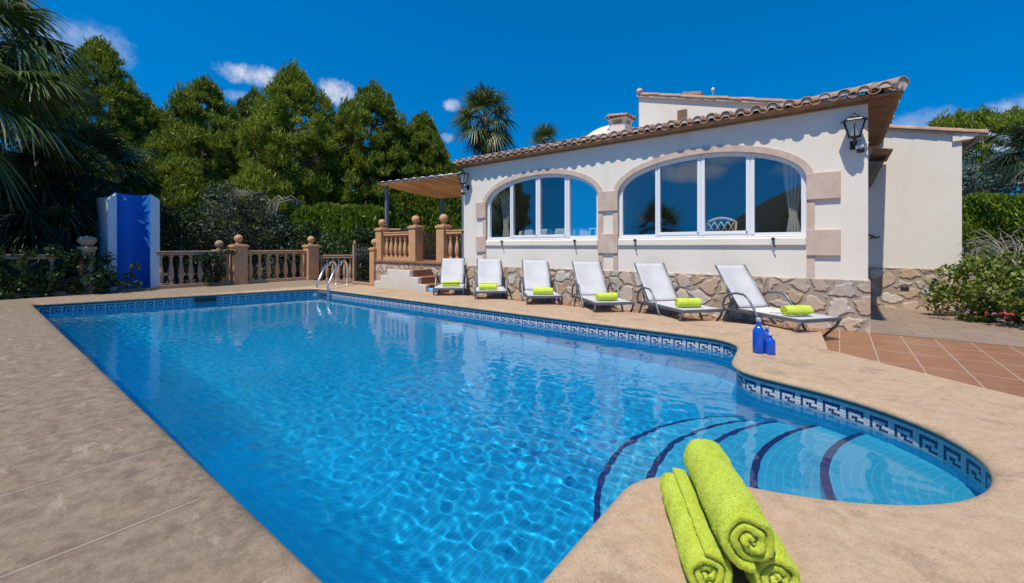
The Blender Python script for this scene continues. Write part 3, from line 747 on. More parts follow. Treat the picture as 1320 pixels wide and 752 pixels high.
# slopes (front and right of the hip)
fx0, fx1, fy, rz = VX0 - .2, VX1 + OV_S - .1, BACK_Y - OV_F + .12, LIP + .03
top = 3.4
roof_mb.add([(fx0, fy, rz), (fx1, fy, rz), (fx1 - top, fy + top, rz + top * SLOPE), (fx0, fy + top, rz + top * SLOPE)], [(0, 1, 2, 3)])
roof_mb.add([(fx1, fy, rz), (fx1, 12.8, rz), (fx1 - top, 12.8, rz + top * SLOPE), (fx1 - top, fy + top, rz + top * SLOPE)], [(0, 1, 2, 3)])
roof_mb.add([(fx0, fy, rz), (fx0, fy + top, rz + top * SLOPE), (fx0, fy + top, rz - .1), (fx0, fy, rz - .1)], [(0, 1, 2, 3)])
roof = vp('roof', roof_mb, M['roof'])
for m_ in (mort_mb, hip_mb): o = m_.build('mortar', M['mortar'], None, at=villa_at); o.parent = roof; o.location = (0, 0, 0)
mb = MB(); y = BACK_Y
mb.box(VX0 - .12, VX1 + .02, BACK_Y - .12, BACK_Y + .05, WT + .004, WT + .03); mb.prism([(BACK_Y - .1195, WT + .006), (BACK_Y - OV_F + .05, WT + .045), (BACK_Y - OV_F + .05, WT + .06), (BACK_Y - .1195, WT + .03)], VX0 - .14, VX1 + .02, 'x')
mb.box(VX0 - .1, VX1 + .02, BACK_Y - .06, BACK_Y + .05, WT - .03, WT + .003)
mb.box(VX1 + .022, VX1 + OV_S - .05, BACK_Y - OV_F + .05, 12.45, WT + .004, WT + .03)
for i in range(34):
    yy = BACK_Y - .1 + i * .115; mb.box(VX1 + .0, VX1 + OV_S - .1, yy, yy + .06, WT - .024, WT + .003)
vp('soffit', mb, M['soffit'])
# wing set back on the right
WY = 12.5
wxr = W(1240, 300, WY).x; wtl, wtr = W(1146, 169, WY), W(1232, 174, WY); sl_w = (wtr.z - wtl.z) / (wtr.x - wtl.x)
def wz(x): return wtl.z + (x - wtl.x) * sl_w
mb = MB(); mb.prism([(VX1, .6), (wxr, .6), (wxr, wz(wxr)), (VX1, wz(VX1))], WY, WY + 4, 'y'); vp('wing_wall', mb, M['stucco'])
mb = MB(); mb.box(VX1 + .03, wxr + .01, WY - .03, WY + 4, -.22, W(1180, 346, WY).z); vp('wing_base', mb, M['stone'], .012)
mb = MB(); x0_, x1_ = VX1 - .5, wxr + .32
mb.prism([(x0_, wz(x0_)), (x1_, wz(x1_)), (x1_, wz(x1_) + .05), (x0_, wz(x0_) + .05)], WY - .05, WY + 4.2, 'y', 1)
mb.prism([(wxr - .14, wz(wxr) - .12), (wxr + .14, wz(wxr) - .10), (wxr + .25, wz(wxr) - .0), (wxr - .14, wz(wxr) + .02)], WY - .055, WY + .25, 'y', 2)
mb.prism([(wxr + .003, wz(wxr) - .16), (wxr + .28, wz(wxr) - .05), (wxr + .28, wz(wxr) - .02), (wxr + .003, wz(wxr) - .01)], WY + .26, WY + 4.2, 'y', 3)
n_ = 7
for i in range(n_):
    xa = x0_ + (x1_ - x0_) * i / n_; xb = x0_ + (x1_ - x0_) * (i + 1) / n_ + .03; d_ = Vector((xb - xa, 0, wz(xb) - wz(xa)))
    half_tile(mb, (xb, WY - .02, wz(xb) + .055), (1, 0, 0), (0, 1, 0), d_.length, .085, .014, slope=-sl_w, mi=0)
vp('wing_roof', mb, [M['roof'], M['mortar'], M['stucco'], M['soffit']])
# little boarded canopy, door stay, vents on the wing
mb = MB(); c = W(1133, 206, 11.9)
mb.prism([(c.x - .14, c.z + .10), (c.x + .16, c.z + .05), (c.x + .16, c.z + .025), (c.x - .14, c.z + .07)], 11.0, WY - .04, 'y'); mb.prism([(c.x - .12, c.z - .55), (c.x + .12, c.z + .03), (c.x + .09, c.z + .04), (c.x - .14, c.z - .5)], 11.7, WY - .05, 'y')
vp('side_canopy', mb, M['soffit'])
c = W(1126, 305, WY); mb = MB(); mb.tube([(c.x - .08, WY - .02, c.z + .03), (c.x, WY - .06, c.z), (c.x + .02, WY - .08, c.z - .04), (c.x + .10, WY - .09, c.z - .01)], .018, 6); mb.tube([(c.x - .06, WY - .05, c.z - .06), (c.x, WY - .06, c.z)], .014, 6); vp('door_stay', mb, M['black'])
c = W(1193.5, 376, WY); mb = MB(); mb.box(c.x - .06, c.x + .06, WY - .045, WY - .02, c.z - .05, c.z + .05); vp('plaque', mb, M['blueplaque'], .004)
c = W(1166, 372, WY); mb = MB(); mb.box(c.x - .07, c.x + .07, WY - .04, WY - .02, c.z - .035, c.z + .035)
for q in range(3): mb.box(c.x - .06, c.x + .06, WY - .05, WY - .041, c.z - .025 + q * .02, c.z - .015 + q * .02)
vp('base_vent', mb, M['wooddark'])
# upper block
UY = 13.0; ul, ur = W(823.6, 125, UY), W(974, 133.5, UY); us = (ur.z - ul.z) / (ur.x - ul.x); ux1 = .1
mb = MB(); mb.prism([(ul.x, 3.4), (ux1, 3.4), (ux1, ul.z + us * (ux1 - ul.x)), (ul.x, ul.z)], UY, UY + 4, 'y'); vp('upper_wall', mb, M['stucco'])
mb = MB(); L_ = ux1 - ul.x
mb.prism([(ul.x - .05, ul.z + .0), (ux1 + .1, ul.z + us * (L_ + .1)), (ux1 + .1, ul.z + us * (L_ + .1) + .06), (ul.x - .05, ul.z + .07)], UY - .08, UY + 4.1, 'y', 1)
n_ = 16
for i in range(n_):
    xa = ul.x + L_ * i / n_; xb = ul.x + L_ * (i + 1) / n_ + .03
    half_tile(mb, (xb, UY - .02, ul.z + us * (xb - ul.x) + .06 + rnd.uniform(-.01, .012)), (1, 0, 0), (0, 1, 0), (xb - xa) * 1.03, .09, .014, slope=-us)
c = W(892, 121, UY); mb.obox(c + Vector((0, .1, 0)), (.27, .15, .05), Matrix.Rotation(R(10), 3, 'Y'))
mb.ball(W(824.5, 118, UY - .05), .10, mi=1)
vp('upper_roof', mb, [M['roof'], M['mortar']])
c = W(879.5, 147, UY); mb = MB(); mb.box(c.x - .14, c.x + .14, UY - .015, UY - .004, c.z - .22, c.z + .12)
for q in range(5): mb.box(c.x - .13 + q * .055, c.x - .10 + q * .055, UY - .03, UY - .016, c.z - .2, c.z + .1)
vp('wall_grille', mb, M['soffit'])
c = W(919, 118, UY + .3); mb = MB(); mb.lathe([(.02, -.3), (.02, 0), (.05, .02), (.045, .08), (.01, .12)], c, 10); vp('antenna_dome', mb, M['whiteplastic'])
# chimney and white dome
c = W(800, 160, 11.6); mb = MB()
mb.box(c.x - .24, c.x + .24, 11.35, 11.85, 3.7, c.z - .05); 
for sx in (-.19, .19):
    for sy in (-.2, .2): mb.box(c.x + sx - .05, c.x + sx + .05, 11.6 + sy - .05, 11.6 + sy + .05, c.z - .05, c.z + .08)
mb.box(c.x - .28, c.x + .28, 11.3, 11.9, c.z + .08, c.z + .12, 0)
for q in range(5): half_tile(mb, (c.x - .26 + q * .13, 11.24, c.z + .12), (0, -1, 0), (1, 0, 0), .7, .07, .012, slope=.12, mi=1); half_tile(mb, (c.x + .34, 11.3 + q * .14, c.z + .12), (1, 0, 0), (0, 1, 0), .6, .07, .012, slope=.12, mi=1)
o = mb.build('chimney', [M['stucco'], M['roof']], roof, at=villa_at)
cd = W(792, 163, 12.3); mb = MB(); mb.lathe([(1.25 * math.cos(PI / 2 * q / 10) + .001, 1.1 * math.sin(PI / 2 * q / 10)) for q in range(11)], (cd.x, 12.3, cd.z - 1.1), 32); vp('roof_dome', mb, M['stair'])

# furniture seen through the panes
def curtain(x, y, w, label, zt=3.0):
    mb = MB(); n = 28; vs = []; rows = [(3.05, 1.0), (2.4, .8), (1.9, .38), (1.75, .30), (1.5, .5), (.75, .7)]
    for z, k_ in rows:
        for i in range(n + 1):
            t = i / n; vs.append((x + w * k_ * (t - .5) + (1 - k_) * -.12 * w, y + .05 * math.sin(t * 30) * (.5 + .5 * k_), z))
    m = n + 1; mb.add(vs, [(r * m + i, r * m + i + 1, (r + 1) * m + i + 1, (r + 1) * m + i) for r in range(len(rows) - 1) for i in range(n)], 0, True)
    o = mb.build('curtain', M['curtain'], at=(x, y, .62)); o.modifiers.new('thickness', 'SOLIDIFY').thickness = .01
    return tag(o, label, 'curtain', 'curtains behind the arched windows')
curtain(w1a + .42, 9.0, .55, 'tied ivory curtain at the stair end of the first arched window')
curtain(w2b - .18, 9.0, .42, 'tied ivory curtain beside the wing end of the larger looking window')
sofa = thing('sofa', 'ivory sofa with its back to the first arched window', 'sofa', ((w1a + w1b) / 2, 9.35, .62))
mb = MB(); mb.box(-1.2, 1.2, -.05, .75, .08, .42); mb.box(-1.25, -1.1, -.1, .8, .0, .6); mb.box(1.1, 1.25, -.1, .8, .0, .6); mb.build('base', M['cushion'], sofa, .04)
mb = MB(); mb.box(-1.25, 1.25, -.16, -.05, .05, .70); mb.build('backrest', M['cushion'], sofa, .04)
def cushion(x, label, w=.5):
    mb = MB(); mb.box(-w / 2, w / 2, -.09, .09, 0, .34)
    o = mb.build('cushion', M['cushion'], None, .075, seg=4); o.location = ((w1a + w1b) / 2 + x, 9.24, 1.33); o.rotation_euler = (R(-8), R(x * 4), 0); return tag(o, label, 'cushion', 'cushions along the window sofa')
for x, t in ((-.78, 'ivory cushion nearest the curtain on the window sofa'), (-.2, 'ivory cushion second from the curtain on the window sofa'), (.36, 'ivory cushion third from the curtain on the window sofa'), (.9, 'ivory cushion at the far end of the window sofa from the curtain')): cushion(x, t)
def chair_back(mb, w, h, z):
    crest = [(-w / 2 + w * q / 8, .03, z + h * .86 + h * .13 * math.sin(PI * q / 8)) for q in range(9)]
    mb.tube([(-w * .44, 0, 0), (-w * .46, .01, z)] + crest + [(w * .46, .01, z), (w * .44, 0, 0)], .026, 8)
    mb.tube([(-w * .46, .02, z + h * .50), (w * .46, .02, z + h * .50)], .02, 6); mb.tube([(-w * .46, .02, z + .01), (w * .46, .02, z + .01)], .02, 6)
    for q in range(4):
        x0, x1 = -w * .46 + w * .92 * q / 4, -w * .46 + w * .92 * (q + 1) / 4
        for a, b in ((x0, x1), (x1, x0)): mb.tube([(a, .02, z + h * .51), ((a + b) / 2, .025, z + h * .70), (b, .03, z + h * .88)], .012, 6)
    mb.box(-w * .45, w * .45, .01, .03, z + .02, z + h * .49)
def dining_chair(loc, rz, m, label):
    t = thing('dining_chair', label, 'chair', loc, rz, 'chairs around the table indoors')
    mb = MB(); chair_back(mb, .52, .60, .54); mb.build('backrest', m, t)
    mb = MB(); mb.box(-.23, .23, .02, .46, .44, .49); mb.build('seat', m, t, .015)
    for x in (-.2, .2): mb = MB(); mb.tube([(x, .42, 0), (x, .42, .44)], .02, 8); mb.build('leg', m, t)
cx = W(941, 300, 9.3).x
dining_chair((cx - .1, 8.96, .62), 0, M['cream'], 'cream lattice back chair seen through the third pane of the nearer arched window')
dining_chair((W(1018, 300, 9.7).x, 9.7, .66), R(60), M['wood'], 'brown wooden chair seen through the last pane near the corner curtain')
tb = thing('dining_table', 'brown dining table behind the cream chair indoors', 'table', (cx + .35, 10.2, .62))
mb = MB(); mb.box(-.9, .9, -.45, .45, .70, .745); mb.build('tabletop', M['wood'], tb, .01)
for x in (-.8, .8):
    for yy in (-.38, .38): mb = MB(); mb.lathe([(.03, 0), (.045, .3), (.035, .6), (.04, .70)], (x, yy, 0), 10); mb.build('leg', M['wood'], tb)
mb = MB(); mb.lathe([(.03, 0), (.045, .02), (.05, .09), (.047, .1)], (0, 0, 0), 12); o = mb.build('mug', M['whiteplastic']); o.location = (cx + .75, 10.0, 1.366); tag(o, 'small white mug on the dining table indoors', 'mug')
pf = thing('picture_frame', 'small white photo frame standing inside the first arched window', 'picture frame', (W(764, 300, 8.95).x, 8.95, 1.36))
mb = MB()
for a_, b_ in (((-.09, 0), (.09, .03)), ((-.09, .25), (.09, .28)), ((-.09, .03), (-.06, .25)), ((.06, .03), (.09, .25))): mb.box(a_[0], b_[0], 0, .02, a_[1], b_[1])
mb.build('border', M['pvc'], pf); mb = MB(); mb.box(-.06, .06, .008, .014, .03, .25); mb.build('picture', M['black'], pf)
mb = MB(); mb.box(-.13, .13, .0, .16, -.04, -.001); o = mb.build('stand', M['wood'], pf)
mb = MB(); mb.box(-.1, .1, .03, .13, -.74, -.041); mb.build('pedestal', M['wood'], pf)

# wall lanterns with their sensors
def lantern(u, v, label, rot=0):
    p = W(u, v, BACK_Y); t = thing('wall_lantern', label, 'lantern', (p.x, BACK_Y, p.z), 0, 'black lanterns on the villa wall'); t.scale = (1.04, 1, .74)
    c = (0, -.20, 0)
    def hexp(r, z): return [(c[0] + r * math.cos(PI / 3 * i + PI / 6), c[1] + r * math.sin(PI / 3 * i + PI / 6), z) for i in range(6)]
    mb = MB()
    for i in range(6):
        a, b = hexp(.14, .12)[i], hexp(.075, -.20)[i]; mb.tube([a, b], .010, 6)
    for r, z in ((.145, .125), (.078, -.20)):
        h = hexp(r, z)
        for i in range(6): mb.tube([h[i], h[(i + 1) % 6]], .012, 6)
    mb.lathe([(.175, .125), (.165, .15), (.09, .21), (.055, .225), (.05, .25), (.02, .26), (.015, .30), (.002, .31)], c, 6, smooth=False)
    mb.lathe([(.002, -.28), (.02, -.26), (.03, -.235), (.078, -.205), (.078, -.195)], c, 6, smooth=False)
    mb.build('cage', M['black'], t)
    mb = MB(); h0, h1 = hexp(.134, .12), hexp(.070, -.195)
    mb.add(h0 + h1, [(i, (i + 1) % 6, 6 + (i + 1) % 6, 6 + i) for i in range(6)] + [tuple(range(6)), tuple(range(6, 12))]); mb.build('lamp_glass', M['lampglass'], t)
    mb = MB(); mb.tube([(0, -.005, -.30), (0, -.10, -.33), (0, -.19, -.30), (0, -.20, -.26)], .014, 8); mb.box(-.05, .05, -.02, -.001, -.42, -.24); mb.build('bracket', M['black'], t)
    return t
lantern(1101, 168, 'larger looking black lantern on the villa wall near the wing corner'); lantern(603.5, 231, 'black lantern on the villa wall beside the awning')
def sensor(u, v, label):
    p = W(u, v, BACK_Y); t = thing('motion_sensor', label, 'sensor', (p.x, BACK_Y, p.z), 0, 'sensors under the lanterns')
    mb = MB(); mb.lathe([(.045, 0), (.045, .03), (.03, .05)], (0, -.05, .04), 12); mb.box(-.05, .05, -.05, -.001, -.0, .09); mb.tube([(0, -.05, .05), (.09, -.1, .03)], .015, 6); mb.build('arm', M['whiteplastic'], t, .006)
    mb = MB(); mb.ball((-.02, -.11, -.01), .055); mb.build('head', M['whiteplastic'], t)
    mb = MB(); mb.lathe([(.045, -.10), (.055, -.05), (.05, -.045)], (-.01, -.11, 0), 12); mb.build('lens', M['black'], t)
sensor(1110, 190, 'white motion sensor under the lantern near the wing corner'); sensor(601, 247, 'white motion sensor under the lantern beside the awning')
# ==== PART 2 ====
# ------------------------------------------------------------------ raised terrace, stairs, balustrades, pergola
PT = .72
ax, bx_, cx_ = W(492.5, 337, 8.78).x, W(536, 337, 8.78).x, W(572, 337, 8.78).x
plat = thing('raised_terrace', 'stone faced raised terrace with terracotta floor at the villa end', 'terrace', ((ax + VX0) / 2, 10.2, TZ))
pc = plat.location
mb = MB(); mb.box(ax - .22, VX0 - .035, BACK_Y + .0, 11.9, -.25, PT - .06); mb.build('stone_wall', M['stone'], plat, .012, at=pc)
mb = MB(); mb.box(ax - .26, VX0 - .04, BACK_Y - .04, 11.95, PT - .058, PT); mb.build('floor', M['terra'], plat, .008, at=pc)
def cr5(x, y, Y=7.72): p = W(460 + x / 3.956, 200 + y / 3.956, Y); return (p.x, p.z)
L5 = [cr5(88, 655), cr5(120, 622), cr5(155, 590), cr5(270, 596), cr5(312, 634), cr5(352, 670)]
zt, z2, z1 = .505, .31, .12
xa0, xa1, xa2, xb0, xb1, xb2 = L5[0][0], cr5(120, 640)[0], L5[2][0], L5[3][0], L5[4][0], L5[5][0]
stairs = thing('stairs', 'short white sided stairs with terracotta treads up to the raised terrace', 'stairs', ((xa0 + xb2) / 2, 8.1, TZ)); sc_ = stairs.location
prof_ = [(xa0, -.25), (xb2, -.25), (xb2, z1), (xb1, z1), (xb1, z2), (xb0, z2), (xb0, zt), (xa2, zt), (xa2, z2), (xa1, z2), (xa1, z1), (xa0, z1)]
mb = MB(); mb.prism(prof_, 7.72, 7.84, 'y'); mb.build('cheek_wall', M['stair'], stairs, .008, at=sc_)
p2 = [(x + (.004 if x > xa2 + .01 else -.004), z + (.004 if z > 0 else 0)) for x, z in prof_]
mb = MB(); mb.prism(p2, 7.845, BACK_Y - .045, 'y'); mb.build('tread', M['terra'], stairs, .006, at=sc_)
mb = MB(); mb.prism([(7.86, -.2), (BACK_Y - .03, -.2), (BACK_Y - .03, PT - .06), (8.1, zt)], xb0 + .05, xb0 + .06, 'x')

BAL_PROF = [(.055, 0), (.055, .04), (.03, .055), (.036, .08), (.055, .17), (.062, .25), (.052, .36), (.034, .47), (.026, .56), (.036, .58), (.028, .60), (.028, .64), (.05, .66), (.05, .70)]
_bal = {}
def baluster_mesh(h, mat, wd=1.0):
    key = (round(h, 2), mat, wd)
    if key not in _bal:
        mb = MB(); mb.lathe([(r * wd, z * h / .70) for r, z in BAL_PROF], (0, 0, 0), 12)
        o = mb.build('baluster', M[mat]); _bal[key] = o.data; bpy.data.objects.remove(o)
    return _bal[key]
def balustrade(p0, p1, z0, h, n, mat, label, wd=1.0, depth=.16, group='cast stone balustrades'):
    p0, p1 = Vector((*p0[:2], 0)), Vector((*p1[:2], 0)); d = p1 - p0; L_ = d.length; rz = math.atan2(d.y, d.x)
    t = thing('balustrade', label, 'balustrade', ((p0 + p1) / 2 + Vector((0, 0, z0))), rz, group)
    mb = MB(); mb.box(-L_ / 2, L_ / 2, -depth / 2, depth / 2, h - .10, h - .02); mb.box(-L_ / 2, L_ / 2, -depth / 2 - .015, depth / 2 + .015, h - .0195, h + .02); mb.build('rail', M[mat], t, .012)
    mb = MB(); mb.box(-L_ / 2, L_ / 2, -depth / 2, depth / 2, 0, .11); mb.build('plinth', M[mat], t, .012)
    me = baluster_mesh(h - .21, mat, wd)
    for i in range(n):
        o = bpy.data.objects.new('baluster', me); COL.objects.link(o); o.parent = t; o.location = (-L_ / 2 + L_ * (i + .5) / n, 0, .11); o.rotation_euler = (0, 0, i * 1.3)
    return t
def pillar(p, z0, h, w, ball_r, mat, label, group='ball topped pillars'):
    t = thing('balustrade_pillar', label, 'pillar', (p[0], p[1], z0), 0, group)
    mb = MB(); mb.box(-w / 2, w / 2, -w / 2, w / 2, 0, h - .1); mb.build('shaft', M[mat], t, .012)
    q = w / 2 + .03; mb = MB(); mb.box(-q, q, -q, q, h - .0995, h - .03); mb.box(-q + .04, q - .04, -q + .04, q - .04, h - .0295, h); mb.build('cap', M[mat], t, .012)
    mb = MB(); mb.lathe([(w * .28, 0), (w * .2, .04), (w * .18, .08)], (0, 0, h + .001), 12); mb.ball((0, 0, h + .06 + ball_r), ball_r, 18, 12); mb.build('finial', M[mat], t)
    return t
py = 8.78
pillar((ax, py), PT, 1.13, .33, .125, 'balu', 'ball topped pillar under the awning post on the raised terrace')
pillar((bx_, py), PT, 1.16, .33, .135, 'balu', 'ball topped pillar on the left of the stair opening')
pillar((cx_, py), PT, 1.14, .33, .135, 'balu', 'ball topped pillar between the stair opening and the villa')
balustrade((ax + .17, py), (bx_ - .17, py), PT, .95, 6, 'balu', 'ochre balustrade between two pillars above the white stairs', 1.2)
balustrade((cx_ + .17, py), (VX0 - .04, py), PT, .95, 3, 'balu', 'short ochre balustrade between the last pillar and the villa wall', 1.2)
balustrade((ax - .05, 8.98), (ax - .05, 11.6), PT, .95, 13, 'balu', 'ochre balustrade running back along the open side of the raised terrace', 1.2)
balustrade((ax + .2, 11.75), (VX0 - .1, 11.75), PT, .95, 18, 'balu', 'ochre balustrade along the back of the raised terrace under the awning', 1.2)
tbl = thing('garden_table', 'round stone table behind the front balustrade on the raised terrace', 'table', (W(514, 295, 9.9).x, 9.9, PT))
mb = MB(); mb.lathe([(.001, 1.06), (.46, 1.06), (.48, 1.10), (.46, 1.14), (.001, 1.14)], n=28); mb.build('tabletop', M['balu_dark'], tbl)
mb = MB(); mb.lathe([(.28, 0), (.25, .08), (.12, .2), (.1, .8), (.2, 1.055)], n=16); mb.build('pedestal', M['balu_dark'], tbl)
# pergola with a wavy awning
per = thing('awning', 'tan wavy awning on blue grey posts over the raised terrace', 'awning', ((ax + VX0) / 2, 10.2, PT)); pc = per.location
px, pz = ax - .02, 3.40
for q in ((ax - .06, 9.02), (VX0 - .14, 8.75), (ax - .06, 11.65), (VX0 - .2, 11.65)):
    mb = MB(); w_ = .05; mb.box(q[0] - w_, q[0] + w_, q[1] - w_, q[1] + w_, PT, pz - (.02 if q[1] < 9.5 else .30)); mb.build('post', M['post'], per, .006, at=pc)
mb = MB(); nX, nY = 96, 10; vs = []; xL, xR = ax - .08, VX0 - .03
for j in range(nY + 1):
    for i in range(nX + 1):
        t, s = i / nX, j / nY; x = xL + (xR - xL) * t; y = 8.72 + (11.75 - 8.72) * s
        z = pz - .10 * t - .24 * s + .085 * abs(math.sin(t * PI * 10)) - .03 - .05 * math.sin(s * PI); vs.append((x, y, z))
mb.add(vs, [(j * (nX + 1) + i, j * (nX + 1) + i + 1, (j + 1) * (nX + 1) + i + 1, (j + 1) * (nX + 1) + i) for j in range(nY) for i in range(nX)], 0, True)
em = MB(); em.tube([(x, y - .012, z + .004) for x, y, z in vs[:nX + 1]], .017, 6); em.build('hem', M['curtain'], per, at=pc)
o = mb.build('canopy', M['awning'], per, at=pc); o.modifiers.new('thickness', 'SOLIDIFY').thickness = .006
for y, zz in ((8.70, pz + .0), (11.77, pz - .26)):
    mb = MB(); mb.tube([(xL, y, zz + .03), (xR, y, zz - .08)], .022, 8); mb.build('beam', M['post'], per, at=pc)
for i in range(12):
    x = xL + (xR - xL) * i / 11; mb = MB(); mb.tube([(x, 8.70, pz + .005 - .10 * i / 11), (x, 11.77, pz - .25 - .10 * i / 11)], .010, 6); mb.build('cross_rod', M['post'], per, at=pc)

# balustrades at the far end of the pool
BX = -15.12
def far(u): return (BX, XP(u, 318, BX).y)
yS0, yS1 = far(124)[1], far(206)[1]
P1, P2, P3 = far(291), far(307.5), far(401)
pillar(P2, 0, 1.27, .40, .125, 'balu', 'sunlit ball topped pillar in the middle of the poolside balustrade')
pillar((P1[0] - .5, P1[1] - .02), -.1, 1.2, .34, .12, 'balu_dark', 'shaded ball topped pillar just behind the middle pillar of the poolside balustrade')
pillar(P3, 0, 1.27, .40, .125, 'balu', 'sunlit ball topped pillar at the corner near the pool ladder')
balustrade((BX, yS1 - .1), (BX, P2[1] - .2), 0, 1.05, 8, 'balu_dark', 'shaded balustrade between the blue shower and the middle pillar', 1.25)
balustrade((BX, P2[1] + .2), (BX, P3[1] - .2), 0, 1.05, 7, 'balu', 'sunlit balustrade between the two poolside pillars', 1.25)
c = c2w((378 - CU) / FPX * 18, 18); pillar((c.x, c.y), -.2, 1.5, .38, .125, 'balu_dark', 'ball topped pillar standing behind the corner of the poolside balustrade')
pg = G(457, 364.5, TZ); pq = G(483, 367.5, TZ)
balustrade((P3[0] + .05, P3[1] + .25), (pg.x - .1, pg.y), TZ, 1.02, 6, 'balu_dark', 'low grey balustrade behind the pool ladder', 1.1)
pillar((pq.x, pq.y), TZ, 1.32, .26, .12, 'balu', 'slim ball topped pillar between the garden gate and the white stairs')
balustrade((BX, -3.5), (BX, yS0 - .55), 0, 1.0, 11, 'balu_dark', 'vine covered balustrade on the palm side of the blue shower', 1.3)
pp = far(119); t = thing('stone_post', 'rough stone post beside the blue shower in the vine', 'post', (pp[0] + .05, pp[1] - .1, 0))
mb = MB(); mb.lathe([(.17, 0), (.15, .3), (.16, .6), (.14, .9), (.16, 1.1), (.19, 1.13), (.19, 1.2)], n=12); mb.build('shaft', M['balu_dark'], t)
mb = MB(); mb.lathe([(.08, 1.2), (.12, 1.24), (.19, 1.34), (.17, 1.42), (.10, 1.46), (.001, 1.47)], n=14); mb.build('finial', M['balu_dark'], t)
# gate
gd = (pq - pg); gl = gd.length; t = thing('garden_gate', 'dark metal garden gate beside the slim pillar', 'gate', (pg + gd / 2), math.atan2(gd.y, gd.x))
mb = MB(); mb.box(-gl / 2 - .06, -gl / 2 + .05, -.05, .05, 0, 1.42); mb.lathe([(.03, 1.42), (.06, 1.46), (.03, 1.55), (.001, 1.6)], (-gl / 2, 0, 0), 8); mb.build('post', M['balu_dark'], t, .008)
mb = MB()
for z in (.08, .62, 1.15): mb.box(-gl / 2 + .06, gl / 2 - .15, -.015, .015, z, z + .03)
for i in range(12): x = -gl / 2 + .08 + (gl - .25) * i / 11; mb.tube([(x, 0, .06), (x, 0, 1.25 + .1 * math.sin(PI * i / 11))], .009, 6)
mb.build('leaf', M['black'], t)
mb = MB(); mb.box(-gl / 2, gl / 2, -.12, .12, 0, .05); mb.build('threshold', M['balu_dark'], t, .006)

# blue shower niche
sh = thing('shower_niche', 'tall pale blue shower shell with a deep blue curved inside', 'shower', (BX - .1, (yS0 + yS1) / 2, 0)); sp = sh.location
Yl0, Yl1, Yr0, Yr1 = XP(139, 318, BX + .05).y, XP(150.5, 318, BX + .05).y, XP(194, 318, BX + .05).y, XP(206, 318, BX + .05).y
XF, XB, ZT = BX + .05, W(122.5, 318, Yl0).x, 2.66
def shell():
    n = 24; cy, hw = (Yl1 + Yr0) / 2, (Yr0 - Yl1) / 2; H_ = 18
    mb = MB()
    def rim(z):                                       # shape of one level: outer and inner outline
        q = 1.0
        outer = [(XF, Yl0), (XB + .3, Yl0), (XB + .08, Yl0 + .1), (XB, Yl0 + .4), (XB, Yr1 - .4), (XB + .08, Yr1 - .1), (XB + .3, Yr1), (XF, Yr1)]
        d = .72
        inner = [(XF - d * max(0, math.sin(PI * i / n)) ** .7, cy + hw * math.cos(PI * i / n)) for i in range(n + 1)]
        return outer, inner
    o, i_ = rim(0); cym = (Yl0 + Yr1) / 2
    def ztop(y, x=XF): return ZT + .04 * (cym - y) - .10 * max(0, 1 - (y - Yl0) / .16) ** 2 - .14 * max(0, 1 - (Yr1 - y) / .22) ** 2 - .22 * max(0, 1 - (x - XB) / .34) ** 2 - .17 * max(0, 1 - (XF - x) / .4) ** 1.5 * max(0, 1 - (y - Yl0) / .42)
    nl = 6
    lf = [(XF, Yl1 + (Yl0 - Yl1) * q / nl) for q in range(nl)]; rf = [(XF, Yr1 + (Yr0 - Yr1) * q / nl) for q in range(1, nl + 1)]
    ob = [(XF, Yl0), (XB + .34, Yl0), (XB + .26, Yl0), (XB + .18, Yl0), (XB + .10, Yl0 + .01), (XB + .04, Yl0 + .05), (XB, Yl0 + .16)] + [(XB, Yl0 + (Yr1 - Yl0) * q / 12) for q in range(2, 12)] + [(XB, Yr1 - .12), (XF, Yr1)]
    vs = [(x, y, z * ztop(y, x)) for z in (0, .5, .9, 1) for x, y in ob]; no = len(ob)
    mb.add(vs, [(a * no + b, a * no + b + 1, (a + 1) * no + b + 1, (a + 1) * no + b) for a in range(3) for b in range(no - 1)])
    poly = lf + ob + rf[0:] + i_[1:-1]
    mb.add([(x, y, ztop(y, x)) for x, y in poly], [tuple(range(len(poly)))])
    for strip in (lf + [(XF, Yl0)], [(XF, Yr1)] + rf):
        m = len(strip); mb.add([(x, y, 0) for x, y in strip] + [(x, y, ztop(y)) for x, y in strip], [(q, q + 1, m + q + 1, m + q) for q in range(m - 1)])
    mb.build('shell', M['palewall'], sh, at=sp)
    mb = MB(); zz = [0, .3, .6, .9, 1]; m = n + 1
    vs = [(p[0], p[1], z * ztop(p[1], p[0]) - .002) for z in zz for p in i_]
    mb.add(vs, [(a * m + b, a * m + b + 1, (a + 1) * m + b + 1, (a + 1) * m + b) for a in range(len(zz) - 1) for b in range(n)], 0, True); mb.build('inner_wall', M['bluewall'], sh, at=sp)
    mb = MB(); p = (XF - .35, Yl1 + .16, 2.56); mb.tube([(p[0] - .2, p[1] - .1, p[2]), p, (p[0] + .06, p[1] + .04, p[2] - .02)], .018, 8); mb.lathe([(.02, 0), (.05, -.05), (.05, -.07)], (p[0] + .06, p[1] + .04, p[2] - .03), 12); mb.build('shower_head', M['steel'], sh, at=sp)
    mb = MB(); mb.box(XB + .05, XF + .02, Yl0 - .02, Yr1 + .02, .001, .05); mb.build('base', M['balu_dark'], sh, at=sp)
shell()

